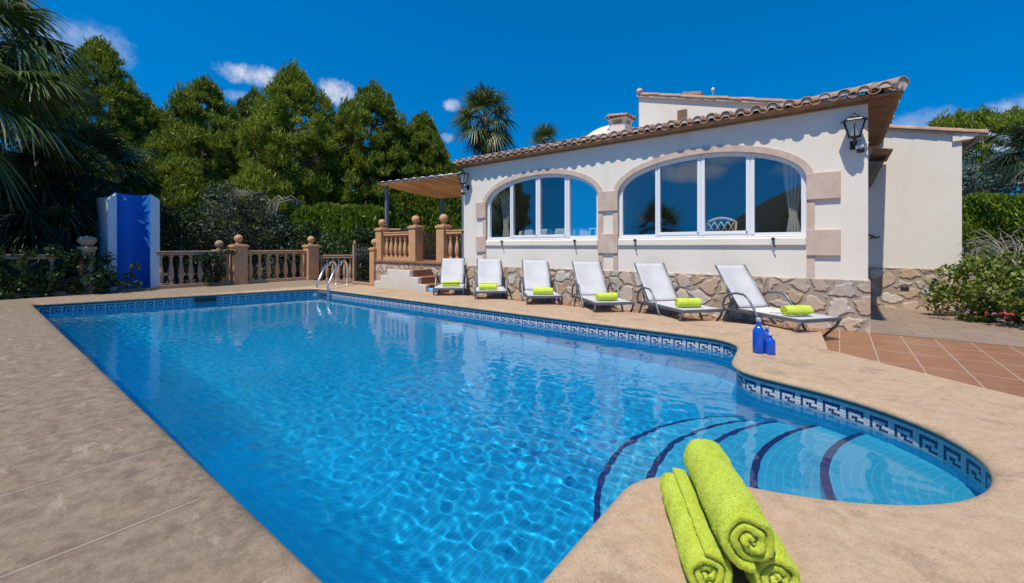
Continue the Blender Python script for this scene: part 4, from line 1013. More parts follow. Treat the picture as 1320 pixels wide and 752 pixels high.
# pool ladder, skimmer, inlet
lad = thing('pool_ladder', 'stainless steel pool ladder with two arched rails', 'ladder', (-11.6, 6.5, 0)); lp = lad.location
R1 = [D(409.3, 364, 11.75), D(427.5, 335, 12.55), D(439.5, 365.3, 13.2)]
def rail(pb, pt, pe):
    base = Vector((pb[0], pb[1], -1.0)); top = Vector((pb[0], pb[1], .12)); e = Vector((pe[0], pe[1], .0)); d = (e - top); d.z = 0; L_ = d.length; d.normalize()
    pts = [base, top - Vector((0, 0, .2)), top]
    a = top + d * L_ * .40 + Vector((0, 0, .50)); pts.append(a)
    cr = L_ * .20; cc = e - d * cr + Vector((0, 0, .52))
    for i in range(9): th = R(150) - R(150) * i / 8; pts.append(cc + d * cr * math.cos(th) + Vector((0, 0, cr * 1.0 * math.sin(th))))
    pts += [e + Vector((0, 0, .25)), e + Vector((0, 0, -.02))]
    return pts
b1, e1 = G(409, 371, 0), G(439.3, 365.6, 0); b2, e2 = G(423, 373, 0), G(453.6, 366.4, 0)
def sh_(b, e): q = e - b; return b + q * .78
rl1, rl2 = rail(b1, None, sh_(b1, e1)), rail(b2, None, sh_(b2, e2))
for r_ in (rl1, rl2):
    mb = MB(); mb.tube(r_, .031, 10); mb.build('handrail', M['steel'], lad, at=lp)
    mb = MB(); mb.lathe([(.055, 0), (.055, .012), (.03, .03)], (r_[-1].x, r_[-1].y, .001), 14); mb.build('flange', M['steel'], lad, at=lp)
for z in (-.12, -.38, -.64, -.9):
    mb = MB(); mb.bar((rl1[0].x, rl1[0].y, z), (rl2[0].x, rl2[0].y, z), .10, .03); mb.build('step', M['steel'], lad, .006, at=lp)
sk = XP(265, 383, -12.68); t = thing('skimmer', 'dark skimmer opening in the far pool wall', 'skimmer', (-13.3 + 1.25 * (sk.y - .74) / 5.41 - .03, sk.y, -.15)); t.rotation_euler = (0, 0, math.atan2(-1.25, 5.41))
mb = MB(); mb.box(-.03, .02, -.22, .22, -.05, .05); mb.build('mouth', M['black'], t, .006)
mb = MB()
for y0, y1, z0, z1 in ((-.235, .235, .0505, .062), (-.235, .235, -.062, -.0505), (-.235, -.2205, -.05, .05), (.2205, .235, -.05, .05)): mb.box(-.03, .024, y0, y1, z0, z1)
mb.build('trim', M['teal'], t)
p = W(765, 436, 6.18); t = thing('pool_inlet', 'small round white inlet in the long pool wall', 'inlet', (p.x, 6.19, -.34))
mb = MB(); vs = [(.07 * math.cos(2 * PI * i / 20), -.012, .07 * math.sin(2 * PI * i / 20)) for i in range(20)]; mb.add(vs + [(x * 1.05, .01, z * 1.05) for x, y, z in vs], [tuple(range(20))] + [(i, (i + 1) % 20, 20 + (i + 1) % 20, 20 + i) for i in range(20)]); mb.build('plate', M['whiteplastic'], t)
mb = MB(); vs = [(.03 * math.cos(2 * PI * i / 14), -.016, .03 * math.sin(2 * PI * i / 14)) for i in range(14)]; mb.add(vs + [(x, -.0125, z) for x, y, z in vs], [tuple(range(14))] + [(i, (i + 1) % 14, 14 + (i + 1) % 14, 14 + i) for i in range(14)]); mb.build('nozzle', M['black'], t)

# ------------------------------------------------------------------ sun loungers
LW, LZ = .36, .315
def make_lounger():
    t = thing('sun_lounger', '', 'sun lounger', (0, 0, 0), 0, 'white sun loungers along the villa wall')
    bang = R(53); BL = .87; hy = 1.12; bt = Vector((0, hy + BL * math.cos(bang), LZ + BL * math.sin(bang)))
    mb = MB()
    for s in (-1, 1): mb.bar((s * LW, 0, LZ), (s * LW, 1.42, LZ - .03), .028, .045)
    mb.bar((-LW - .014, 0, LZ), (LW + .014, 0, LZ), .035, .05); mb.bar((-LW, 1.40, LZ - .035), (LW, 1.40, LZ - .035), .03, .04); mb.bar((-LW, .62, LZ - .03), (LW, .62, LZ - .03), .025, .03)
    mb.build('frame', M['alu'], t, .006)
    def sling(name, y0, z0, y1, z1, w, par):
        mb = MB(); n, m = 8, 14; vs = []; nrm = Vector((0, -(z1 - z0), y1 - y0)).normalized()
        for j in range(m + 1):
            for i in range(n + 1):
                a, b = i / n, j / m; sag = -.022 * math.sin(PI * a) * math.sin(PI * b) ** .6
                p = Vector((-w + 2 * w * a, y0 + (y1 - y0) * b, z0 + (z1 - z0) * b)) + nrm * sag; vs.append(p)
        mb.add(vs, [(j * (n + 1) + i, j * (n + 1) + i + 1, (j + 1) * (n + 1) + i + 1, (j + 1) * (n + 1) + i) for j in range(m) for i in range(n)], 0, True)
        o = mb.build(name, M['sling'], par); q = o.modifiers.new('thickness', 'SOLIDIFY'); q.thickness = .008; q.offset = 0; return o
    sling('seat', .025, LZ + .022, hy, LZ + .018, LW - .012, t)
    bs = sling('backrest', hy + .01, LZ + .03, bt.y, bt.z, LW - .06, t)
    mb = MB()
    for s in (-1, 1): mb.tube([(s * (LW - .046), hy, LZ + .01), (s * (LW - .046), bt.y + .01, bt.z + .01)], .014, 8)
    mb.tube([(-(LW - .046), bt.y + .005, bt.z - .01), (LW - .022, bt.y + .005, bt.z - .01)], .013, 8)
    o = mb.build('back_frame', M['alu'], bs)
    for s in (-1, 1):
        mb = MB(); x = s * (LW + .035)
        pts = [(x, 1.36, LZ - .05), (x, 1.385, LZ + .06), (x, 1.35, LZ + .17), (x, 1.25, LZ + .245), (x, 1.10, LZ + .275), (x, .95, LZ + .265), (x, .86, LZ + .21), (x, .78, LZ + .10), (x, .52, 0.0)]
        sm = []
        for i in range(len(pts) - 1):
            a, b = Vector(pts[i]), Vector(pts[i + 1]); sm += [a, (a + b) / 2]
        sm.append(Vector(pts[-1])); mb.tube(sm, .018, 8); mb.build('armrest', M['alu'], t)
        mb = MB(); x = s * LW; mb.tube([(x, .01, LZ - .01), (x, .05, LZ - .10), (x, .19, .07), (x, .235, .025), (x, .29, .014), (x, .5, .014)], [.02, .02, .018, .017, .015, .014], 8); mb.build('leg', M['alu'], t)
        mb = MB(); mb.bar((s * (LW - .03), 1.20, LZ - .03), (s * (LW - .03), hy + BL * .45 * math.cos(bang) + .02, LZ + BL * .45 * math.sin(bang)), .018, .03); mb.bar((s * (LW - .02), 1.30, LZ - .03), (s * (LW - .02), 1.46, .0), .022, .03); mb.build('strut', M['alu'], t)
    return t
def towel_roll(name, rad, length, turns, seed, mi_len=8, wob=.004):
    rng = random.Random(seed); n = 30; N = int(turns * n); pitch = (rad - .012) / turns; th = pitch * .86
    vs = []; fs = []; ph = rng.uniform(0, 6)
    ys = [0, .012, .04] + [length * (.12 + .76 * i / mi_len) for i in range(mi_len + 1)] + [length - .04, length - .012, length]; m = len(ys)
    offs = [rng.uniform(-.008, .008) for _ in range(int(turns) + 2)]
    for i in range(N + 1):
        a = 2 * PI * i / n + ph; r = .012 + pitch * i / n; lay = i / n; k_ = int(lay); off = offs[k_] * (1 - (lay - k_)) + offs[k_ + 1] * (lay - k_)
        for side in (0, 1):
            for j, y in enumerate(ys):
                e = min(y, length - y); q = r - th * (0 if side else 1)
                sq = (1 - .5 * max(0, 1 - e / .02) ** 2 * .7); mid = r - th / 2; q = mid + (q - mid) * sq
                q += wob * math.sin(a * 2 + y * 17 + seed) * .5 + wob * .7 * math.sin(a * 5 + y * 41 + seed * 2)
                yy = y + (off if y < length * .1 else -off if y > length * .9 else 0) + .004 * math.sin(a * 3 + seed)
                q = max(q, .002); vs.append((q * math.cos(a) * 1.0, yy - length / 2, q * math.sin(a) * .97))
    S = 2 * m
    for i in range(N):
        for j in range(m - 1):
            b = i * S; fs += [(b + m + j, b + m + j + 1, b + S + m + j + 1, b + S + m + j), (b + j, b + S + j, b + S + j + 1, b + j + 1)]
        b = i * S; fs += [(b, b + m, b + S + m, b + S), (b + m - 1, b + S + m - 1, b + S + 2 * m - 1, b + 2 * m - 1)]
    b = N * S
    for j in range(m - 1): fs += [(b + j, b + m + j, b + m + j + 1, b + j + 1), (j, j + 1, m + j + 1, m + j)]
    mb = MB(); mb.add(vs, fs, 0, True); rg = np.random.default_rng(seed)
    if mi_len > 6:                                     # terry loops standing on the outer layer and on the rolled ends
        A = np.array(vs); Fq = np.array([f_ for f_ in fs if len(f_) == 4]); P = A[Fq]; e1, e2 = P[:, 2] - P[:, 0], P[:, 3] - P[:, 1]; nr = np.cross(e1, e2); ar = np.linalg.norm(nr, axis=1); cen = P.mean(1)
        rad_ = np.hypot(cen[:, 0], cen[:, 2]); keep = ((rad_ > rad - .034) | (np.abs(cen[:, 1]) > length / 2 - .03)) & (ar > 1e-9)
        P, nr, ar, cen = P[keep], nr[keep], ar[keep], cen[keep]; nr = nr / ar[:, None]; out = cen * np.array([1, 0, 1]); out[np.abs(cen[:, 1]) > length / 2 - .02] = np.array([0, 1, 0]) * np.sign(cen[np.abs(cen[:, 1]) > length / 2 - .02, 1])[:, None]; sg = np.sign((nr * out).sum(1)); sg[sg == 0] = 1; nr = nr * sg[:, None]
        k_ = rg.choice(len(P), 60000, p=ar / ar.sum()); ab = rg.uniform(0, 1, (60000, 2)); w4 = np.stack([(1 - ab[:, 0]) * (1 - ab[:, 1]), ab[:, 0] * (1 - ab[:, 1]), ab[:, 0] * ab[:, 1], (1 - ab[:, 0]) * ab[:, 1]], 1); b = (P[k_] * w4[:, :, None]).sum(1); d = nr[k_] + rg.normal(0, .55, (60000, 3)); d /= np.linalg.norm(d, axis=1, keepdims=True); w = np.cross(d, rg.normal(size=(60000, 3))); w /= np.linalg.norm(w, axis=1, keepdims=True)
        L_ = rg.uniform(.0025, .006, (60000, 1)); tri = np.stack([b - w * .0009, b + w * .0009, b + d * L_], 1).reshape(-1, 3)
        mb.add([tuple(q) for q in tri], [(3 * q, 3 * q + 1, 3 * q + 2) for q in range(60000)])
    return mb.build(name, M['towel'], fixn=False)
proto = make_lounger()
LOUNGE = [(578.0, 369.0, 10.2, 4), (633.5, 374.8, 9.5, 5), (702.5, 383.2, 8.6, 4), (792.5, 391.6, 7.6, 8), (906.5, 399.5, 6.72, 12), (1058.5, 415, 5.88, 16)]
LLAB = ['white sling lounger beside the white stairs at the far end of the row', 'second white sling lounger from the stairs', 'third white sling lounger from the stairs',
        'fourth white sling lounger from the stairs under the gap between the windows', 'white sling lounger next to the one that stands nearest the bottles', 'white sling lounger nearest the blue bottles with a crumpled cloth on its seat']
TLAB = ['lime rolled towel on the lounger beside the stairs', 'lime rolled towel on the second lounger from the stairs', 'lime rolled towel on the third lounger from the stairs',
        'lime rolled towel on the fourth lounger from the stairs', 'lime rolled towel on the lounger next to the nearest one', 'lime rolled towel on the lounger nearest the bottles']
tw = towel_roll('rolled_towel', .084, .42, 3.2, 3, 4)
for i, (u, vv, dep, yaw) in enumerate(LOUNGE):
    p = c2w((u - CU) / FPX * dep, dep, TZ); rz = YAW + R(yaw)
    if i == 0: proto.location = p; proto.rotation_euler = (0, 0, rz); proto['label'] = LLAB[0]; o = proto
    else: o = dup(proto, p, rz, LLAB[i])
    q = tw if i == 0 else tw.copy()
    if i: COL.objects.link(q)
    off = Matrix.Rotation(rz, 3, 'Z') @ Vector((rnd.uniform(-.07, .07) - .02, (.34, .32, .30, .30, .33, .30)[i], LZ + .096)); q.location = p + off; q.rotation_euler = (0, i * 1.1, rz + PI / 2 + R((5, -4, -6, 8, -5, -8)[i]))
    tag(q, TLAB[i], 'towel', 'rolled towels on the loungers')
    if i == 5:
        rng = np.random.default_rng(3); n_ = 26; vs = []
        for a in range(n_ + 1):
            for b in range(n_ + 1):
                x, y = a / n_ - .5, b / n_ - .5; e = max(abs(x), abs(y)) * 2; h = .022 + .024 * math.sin(9 * x + 4 * y + 1) * math.cos(11 * y - 5 * x) + .014 * math.sin(23 * x - 17 * y); h = max(.006, h) * (1 - e ** 4 * .8)
                vs.append((x * .46 * (1 + .2 * math.sin(5 * y + 2)), y * .36 * (1 + .25 * math.sin(6 * x)), h))
        mb = MB(); mb.add(vs, [(a * (n_ + 1) + b, (a + 1) * (n_ + 1) + b, (a + 1) * (n_ + 1) + b + 1, a * (n_ + 1) + b + 1) for a in range(n_) for b in range(n_)], 0, True)
        o2 = mb.build('cloth', M['curtain']); o2.location = p + Matrix.Rotation(rz, 3, 'Z') @ Vector((-.05, .80, LZ + .012)); o2.rotation_euler = (0, 0, rz); o2.modifiers.new('thickness', 'SOLIDIFY').thickness = .006
        tag(o2, 'crumpled white cloth on the seat of the lounger nearest the bottles', 'cloth')
# rolled blue float beside the first lounger
p = G(551, 374.5, TZ + .16); t = thing('beach_roll', 'pale blue rolled beach mat with dark straps beside the stairs', 'beach mat', (p.x, p.y + .1, TZ), YAW + R(10))
mb = MB(); vs = []
mb.tube([(-.05, 0, .11), (.25, .10, .11)], .105, 18); mb.build('roll', M['beachblue'], t)
mb = MB()
for q in (.08, .19): mb.tube([(q - .012, q * .33 + .01, .11), (q + .03, q * .33 + .026, .11)], .112, 18)
mb.build('strap', M['black'], t)

# towels stacked on the near coping
def stack_roll(near, far_, z, rad, seed, label, roll):
    a, b = c2w(near[0], near[1], z), c2w(far_[0], far_[1], z); d = b - a
    o = towel_roll('rolled_towel', rad, d.length, 2.9, seed, 10, .0035); o.location = (a + b) / 2; o.rotation_euler = (0, roll, math.atan2(d.y, d.x) - PI / 2)
    return tag(o, label, 'towel', 'towels stacked by the pool')
stack_roll((.665, 1.42), (.765, 1.97), .083, .087, 11, 'lime rolled towel at the bottom left of the near stack of three', .4)
stack_roll((.885, 1.39), (.985, 1.93), .092, .095, 7, 'lime rolled towel at the bottom right of the near stack of three', 2.0)
stack_roll((.785, 1.375), (.895, 1.94), .230, .104, 9, 'lime rolled towel lying on top of the near stack of three', 3.6)
# blue bottles
def bottle(p, h, r, label, square=False):
    t = thing('bottle', label, 'bottle', p, .4, 'blue bottles on the coping')
    mb = MB(); mb.lathe([(r * .5, .004), (r * .9, 0), (r, .012), (r, h * .60), (r * .95, h * .66), (r * .6, h * .745), (r * .40, h * .78), (r * .36, h * .86), (r * .40, h * .87), (r * .40, h * .89)], n=24); mb.build('body', M['bottle'], t)
    mb = MB(); mb.lathe([(r * .44, h * .892), (r * .46, h * .90), (r * .46, h * .985), (r * .40, h)], n=20); mb.build('cap', M['cap'], t); return t
bottle(G(978, 455, 0), .395, .062, 'tall cobalt blue bottle on the coping near the tiles')
bottle(G(993, 457, 0), .235, .05, 'short cobalt blue bottle in front of the tall one')
bottle(G(988.5, 451, 0), .275, .05, 'cobalt blue bottle half hidden behind the short one')

# ------------------------------------------------------------------ vegetation
def leaves(C_, Rd, per, ln, wd, rng, up=.5, flat=.8, outw=.6, shell=.5):
    """leaf-sized diamonds spread through ellipsoidal clumps: centres C_ (n,3), radii Rd (n,)"""
    n = len(C_); c = np.repeat(C_, per, 0); r = np.repeat(Rd, per)[:, None]; N = len(c)
    d = rng.normal(size=(N, 3)); d /= np.linalg.norm(d, axis=1, keepdims=True); rad = rng.uniform(shell ** 3, 1, (N, 1)) ** (1 / 3)
    p = c + d * r * rad * np.array([1, 1, flat])
    t = d * outw + rng.normal(size=(N, 3)) * .55 + np.array([0, 0, up]); t /= np.linalg.norm(t, axis=1, keepdims=True)
    w = np.cross(t, rng.normal(size=(N, 3))); w /= np.linalg.norm(w, axis=1, keepdims=True) + 1e-9
    L_ = ln * rng.uniform(.6, 1.25, (N, 1)); w_ = wd * rng.uniform(.7, 1.2, (N, 1))
    v = np.stack([p - t * L_ * .5, p + w * w_ * .5, p + t * L_ * .5, p - w * w_ * .5], 1).reshape(-1, 3)
    f = np.arange(4 * N).reshape(N, 4); return v, f
def trunk_mesh(mb, h, r, rng, limbs, crown_r, z0):
    n = 8; pts = [Vector((.15 * math.sin(i * .9 + rng.uniform(0, .5)) * i / n, .15 * math.cos(i * 1.3) * i / n, h * i / n)) for i in range(n + 1)]
    mb.tube(pts, [r * (1.15 - .95 * i / n) for i in range(n + 1)], 8)
    for k_ in range(limbs):
        z = z0 + (h - z0) * rng.uniform(0, .85); a = rng.uniform(0, 2 * PI); L_ = crown_r * rng.uniform(.5, .9); q = Vector((0, 0, z))
        mb.tube([q, q + Vector((math.cos(a) * L_ * .5, math.sin(a) * L_ * .5, L_ * .2)), q + Vector((math.cos(a) * L_, math.sin(a) * L_, L_ * .5))], [r * .35, r * .22, r * .08], 6)
def pine(u, dep, topv, halfw, seed, label, mat='pine', lowv=285, squash=0, group='pine trees beyond the poolside balustrade', loc=None, H=None, Rm=None, per=105, nC=420, zlow=None, rc=(.26, .52)):
    rng = np.random.default_rng(seed); rr = random.Random(seed)
    base = loc if loc is not None else c2w((u - CU) / FPX * dep, dep, -.26)
    base = Vector((base[0], base[1], -.26))
    H = H or (CAM_H + (HOR - topv) / FPX * dep + .26); Rm = Rm or 1.12 * halfw / FPX * dep; z0 = zlow if zlow is not None else max(.8, CAM_H + (HOR - lowv) / FPX * dep)
    t = thing('pine_tree', label, 'tree', base, 0, group)
    mb = MB(); trunk_mesh(mb, H * .9, max(.14, H * .02), rr, 12, Rm, z0); mb.build('trunk', M['bark'], t)
    C_ = []; lob = [(rng.uniform(0, 6.28), rng.uniform(.1, .95), rng.uniform(-.22, .42)) for _ in range(16)]
    while len(C_) < nC:
        s = rng.uniform(0, 1); a = rng.uniform(0, 2 * PI)
        pr = (1 - s ** 2.3) ** .72 * (.70 + .30 * min(1, s / .25)) if not squash else math.sqrt(max(0, 1 - (2 * s - 1) ** 2))
        for la, ls, lw in lob: pr += lw * math.exp(-((a - la + PI) % (2 * PI) - PI) ** 2 / .22 - (s - ls) ** 2 / .010)
        q = rng.uniform(.25, 1) ** .45; r = Rm * pr * q * .9
        C_.append((r * math.cos(a), r * math.sin(a), z0 + (H - z0) * s - .25 + rng.uniform(-.2, .2)))
    C_ = np.array(C_); Rd = rng.uniform(rc[0], rc[1], nC) * (.8 + .07 * Rm)
    k_ = dep / 25 if dep else 1
    C2 = C_[::2] * np.array([1.06, 1.06, 1]) + np.array([0, 0, .22]); R2 = rng.uniform(.16, .30, len(C2)) * (.8 + .07 * Rm)
    v2, f2 = leaves(C2, R2, 60, .34 * max(.75, k_), .045 * max(.8, k_), rng, up=1.5, flat=1.9, outw=.35, shell=.1)
    v, f = leaves(C_, Rd, per, .36 * max(.75, k_), .052 * max(.8, k_), rng, up=.85, flat=.6, outw=.7, shell=.25)
    npmesh('crown', np.vstack([v, v2]), np.vstack([f, f2 + len(v)]), M[mat], t); return t
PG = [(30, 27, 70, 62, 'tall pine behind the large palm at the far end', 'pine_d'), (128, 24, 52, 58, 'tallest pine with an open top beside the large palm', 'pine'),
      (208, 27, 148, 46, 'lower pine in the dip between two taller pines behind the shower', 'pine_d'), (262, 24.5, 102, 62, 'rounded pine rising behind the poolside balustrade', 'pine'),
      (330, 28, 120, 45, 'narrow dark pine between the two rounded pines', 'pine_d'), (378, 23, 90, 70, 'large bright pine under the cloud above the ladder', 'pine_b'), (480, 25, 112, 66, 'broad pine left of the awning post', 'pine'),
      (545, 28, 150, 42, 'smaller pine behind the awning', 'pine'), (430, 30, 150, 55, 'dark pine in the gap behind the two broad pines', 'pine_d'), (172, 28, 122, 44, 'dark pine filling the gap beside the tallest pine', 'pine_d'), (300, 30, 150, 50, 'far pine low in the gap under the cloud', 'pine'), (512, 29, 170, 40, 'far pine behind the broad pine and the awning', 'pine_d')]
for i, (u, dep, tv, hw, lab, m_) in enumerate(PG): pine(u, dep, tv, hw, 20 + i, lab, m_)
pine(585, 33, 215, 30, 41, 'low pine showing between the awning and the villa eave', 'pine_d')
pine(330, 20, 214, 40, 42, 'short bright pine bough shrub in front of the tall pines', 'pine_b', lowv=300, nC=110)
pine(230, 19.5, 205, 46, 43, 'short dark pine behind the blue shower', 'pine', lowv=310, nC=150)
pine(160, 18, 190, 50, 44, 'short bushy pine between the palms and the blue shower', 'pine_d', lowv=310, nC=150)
pine(1238, 30, 149, 74, 45, 'round crowned pine behind the wing roof', 'pine_b', lowv=240, squash=1, group='trees behind the wing', nC=230)
pine(0, 0, 0, 0, 46, 'pine mirrored in the first arched window', 'pine', loc=(-25.0, -12.8), H=9.8, Rm=3.0, zlow=2.2, group='trees on the viewer side of the pool')
pine(0, 0, 0, 0, 47, 'pine outside the frame that shades the shower', 'pine_d', loc=(-18.3, -3.2), H=9.0, Rm=2.6, zlow=2.6, group='trees on the viewer side of the pool')

def bushy(name, label, cat, base, clumps, rd, per, ln, wd, mat, seed, group=None, stems=8, up=.3, extra=None):
    rng = np.random.default_rng(seed); rr = random.Random(seed)
    t = thing(name, label, cat, base, 0, group); C_ = np.array(clumps, float)
    v, f = leaves(C_, np.full(len(C_), rd) * rng.uniform(.75, 1.25, len(C_)), per, ln, wd, rng, up=up, flat=.9, outw=.4, shell=.2)
    npmesh('foliage', v, f, M[mat], t)
    mb = MB()
    for i in range(stems):
        c = C_[rr.randrange(len(C_))]; mb.tube([(c[0] * .1, c[1] * .1, 0), (c[0] * .5, c[1] * .5, c[2] * .6), tuple(c)], [.025, .016, .006], 6)
    mb.build('stem', M['bark'], t); return t
def blob(n, rx, ry, z0, z1, seed):
    rng = np.random.default_rng(seed); out = []
    for _ in range(n):
        a, q, s = rng.uniform(0, 6.28), rng.uniform(.2, 1) ** .5, rng.uniform(0, 1); k_ = math.sqrt(max(.05, 1 - (s * 1.0) ** 2.2)); out.append((rx * q * k_ * math.cos(a), ry * q * k_ * math.sin(a), z0 + (z1 - z0) * s))
    return out
SH = [(20, 13.5, 255, 1.3, 'shrub', 'dark leafy shrub behind the vine at the palm end'), (100, 14.5, 270, 1.3, 'shrub', 'dark shrub on the palm side of the shower'),
      (232, 15.6, 262, 1.2, 'shrub', 'dark shrub right behind the blue shower'), (285, 16.5, 238, 1.35, 'greyleaf', 'grey leaved shrub with arching bare shoots behind the balustrade'),
      (340, 17.2, 248, 1.2, 'greyleaf', 'pale grey green shrub behind the sunlit balustrade'), (395, 18, 285, 1.2, 'shrub', 'dark shrub at the corner behind the ladder'),
      (432, 18, 300, 1.1, 'vine', 'low bright leaved shrub behind the low grey balustrade'), (470, 18.5, 296, 1.0, 'shrub', 'dark shrub seen through the garden gate')]
for i, (u, dep, tv, w_, m_, lab) in enumerate(SH):
    H = CAM_H + (HOR - tv) / FPX * dep + .26; base = c2w((u - CU) / FPX * dep, dep, -.26)
    o = bushy('garden_shrub', lab, 'shrub', base, blob(46, w_ * 1.15, w_, .1, H - .2, 60 + i), .42, 95, .13, .07, m_, 80 + i, 'shrubs behind the poolside balustrade')
    if m_ == 'greyleaf':
        mb = MB(); rr = random.Random(i)
        for k_ in range(9):
            a = rr.uniform(-.6, 1.2); L_ = rr.uniform(1.0, 1.9); d = Vector((math.cos(YAW + a), math.sin(YAW + a), 0)); z = H * .75; mb.tube([(0, 0, z * .4), d * L_ * .35 + Vector((0, 0, z + .55)), d * L_ * .7 + Vector((0, 0, z + .75)), d * L_ + Vector((0, 0, z + .45))], [.016, .012, .009, .005], 5)
        mb.build('bare_shoot', M['twig'], o)
# the tangle under the pines, too dense to tell apart
rng = np.random.default_rng(77); n_ = 420; uu = rng.uniform(-60, 630, n_); dd = rng.uniform(22.5, 27, n_) ; C_ = np.array([tuple(c2w((u - CU) / FPX * d_, d_, 0)) for u, d_ in zip(uu, dd)]); C_[:, 2] = rng.uniform(-.2, 3.1, n_)
v, f = leaves(C_, rng.uniform(.6, 1.0, n_), 70, .34, .13, rng, up=.3, outw=.5, shell=.1); tag(npmesh('undergrowth', v, f, M['shrub']), 'dark tangled undergrowth under the pine trees', 'undergrowth', kind='stuff')
# hedges
def hedge(p0, p1, z0, z1, thick, n, label, seed, mat='hedge'):
    rng = np.random.default_rng(seed); a, b = Vector((p0[0], p0[1], 0)), Vector((p1[0], p1[1], 0)); d = b - a; L_ = d.length; ang = math.atan2(d.y, d.x)
    t = thing('hedge', label, 'hedge', (a + b) / 2 + Vector((0, 0, z0)), ang, 'clipped cypress hedges'); H = z1 - z0
    x = rng.uniform(-L_ / 2, L_ / 2, n); s = rng.uniform(0, 1, n); y = np.where(s < .45, -thick / 2, np.where(s < .6, thick / 2, rng.uniform(-thick / 2, thick / 2, n)))
    z = np.where(s < .6, rng.uniform(0, H, n), H); bump_ = .12 * np.sin(x * 2.1 + seed) + .09 * np.sin(x * 5.3 + z * 1.7); z = np.where(s >= .6, z + bump_ + rng.uniform(-.15, .08, n), z); y = y + .10 * np.sin(x * 3.1 + z * 2.3) * np.sign(y) + rng.normal(0, .05, n)
    p = np.stack([x, y, z], 1); tt = rng.normal(size=(n, 3)) * .35 + np.array([0, 0, 1.0]); tt[:, 1] += np.sign(y) * .35; tt /= np.linalg.norm(tt, axis=1, keepdims=True)
    w = np.cross(tt, rng.normal(size=(n, 3))); w /= np.linalg.norm(w, axis=1, keepdims=True); ln = rng.uniform(.14, .34, (n, 1)); wd = rng.uniform(.05, .10, (n, 1))
    v = np.stack([p - tt * ln * .5, p + w * wd * .5, p + tt * ln * .5, p - w * wd * .5], 1).reshape(-1, 3); npmesh('foliage', v, np.arange(4 * n).reshape(n, 4), M[mat], t)
    mb = MB(); mb.box(-L_ / 2 + .1, L_ / 2 - .1, -thick / 2 + .12, thick / 2 - .12, 0, H - .16); mb.build('core', M['hedgecore'], t, .1)  # added solid core, dark green, filling the hedge behind its leaves
def cp(u, dep): return c2w((u - CU) / FPX * dep, dep)
hedge(cp(392, 20.5), cp(446, 20.0), -.26, 2.95, 1.2, 9000, 'clipped hedge block nearest the pines', 1)
hedge(cp(448, 19.6), cp(497, 19.4), -.26, 2.85, 1.2, 9000, 'clipped hedge block behind the garden gate', 2)
hedge(cp(496, 23.2), cp(622, 22.4), -.26, 4.0, 1.3, 19000, 'tall clipped hedge behind the raised terrace and awning', 3)
hedge(cp(1225, 20), cp(1400, 15.5), -.26, 3.25, 1.3, 24000, 'long clipped hedge behind the flowering shrub', 4)
hedge(cp(365, 21.2), cp(391, 20.8), -.26, 2.55, 1.0, 4500, 'short low hedge end in front of the large bright pine', 5)

# palms
def fan_palm(hub, z_base, fronds, pet, seg, seed, mats, label, group, elev=(-45, 85), nseg=30, droop=.5, tr=.16, dry=0, sectors=None):
    rng = random.Random(seed); t = thing('fan_palm', label, 'palm tree', (hub[0], hub[1], z_base), 0, group); hz = hub[2] - z_base
    mb = MB(); n = max(4, int(hz / .25)); mb.tube([(0, 0, hz * i / n) for i in range(n + 1)], [tr * (1.05 + .1 * (i % 2) - .15 * i / n) for i in range(n + 1)], 10); mb.build('trunk', M['palmbark'], t)
    V, F = [], []; PV = MB()
    def frond(az, el, pl, sl_, Vt, Ft, dr):
        out = Vector((math.cos(az), math.sin(az), 0)); d = out * math.cos(el) + Vector((0, 0, math.sin(el))); side = Vector((-math.sin(az), math.cos(az), 0)); nrm = side.cross(d).normalized()
        o = Vector((0, 0, hz)) + Vector((rng.uniform(-.08, .08), rng.uniform(-.08, .08), rng.uniform(-.35, .1))); sagp = Vector((0, 0, -.18 * pl * math.cos(el))); h = o + d * pl + sagp
        PV.tube([o, o + d * pl * .5 + sagp * .3, h], [.022, .016, .012], 5); roll = rng.uniform(-.5, .5)
        d2 = (d + Vector((0, 0, -.35 * max(0, math.cos(el))))).normalized(); s2 = (side * math.cos(roll) + nrm * math.sin(roll)); n2 = s2.cross(d2).normalized()
        for i in range(nseg):
            q = (i / (nseg - 1) - .5) * 2; th = q * R(112); L_ = sl_ * (1 - .30 * abs(q) ** 1.5) * rng.uniform(.88, 1.08)
            dd = (d2 * math.cos(th) + s2 * math.sin(th) + n2 * .28 * abs(math.sin(th)) + Vector((rng.uniform(-.05, .05),) * 3)).normalized(); w = dd.cross(n2)
            if w.length < .1: w = s2
            w.normalize(); b = len(Vt); k = 5
            for j in range(k):
                s_ = j / (k - 1); p = h + dd * L_ * s_ + Vector((0, 0, -1)) * L_ * dr * max(0, s_ - .3) ** 1.7 * rng.uniform(.85, 1.15); ww = (.008 + .015 * min(1, s_ * 3)) * (1 - max(0, s_ - .5) * 1.9) * L_ / 1.0 + .002
                Vt.append(p + w * ww); Vt.append(p - w * ww)
            for j in range(k - 1): Ft.append((b + 2 * j, b + 2 * j + 1, b + 2 * j + 3, b + 2 * j + 2))
    for i in range(fronds):
        s = (i + .5) / fronds; el = R(elev[0] + (elev[1] - elev[0]) * s ** .8 + rng.uniform(-8, 8)); az = i * 2.39996 + rng.uniform(-.3, .3)
        frond(az, el, pet * rng.uniform(.8, 1.15), seg * rng.uniform(.85, 1.1), V, F, droop)
    npmesh('crown', [tuple(p) for p in V], F, M[mats], t); PV.build('petiole', M[mats], t)
    if dry:
        V2, F2 = [], []
        PV = MB()
        for i in range(dry): frond(i * 2.4, R(-70 + rng.uniform(-10, 12)), pet * .7, seg * .9, V2, F2, .3)
        npmesh('dead_skirt', [tuple(p) for p in V2], F2, M['drypalm'], t)
    return t
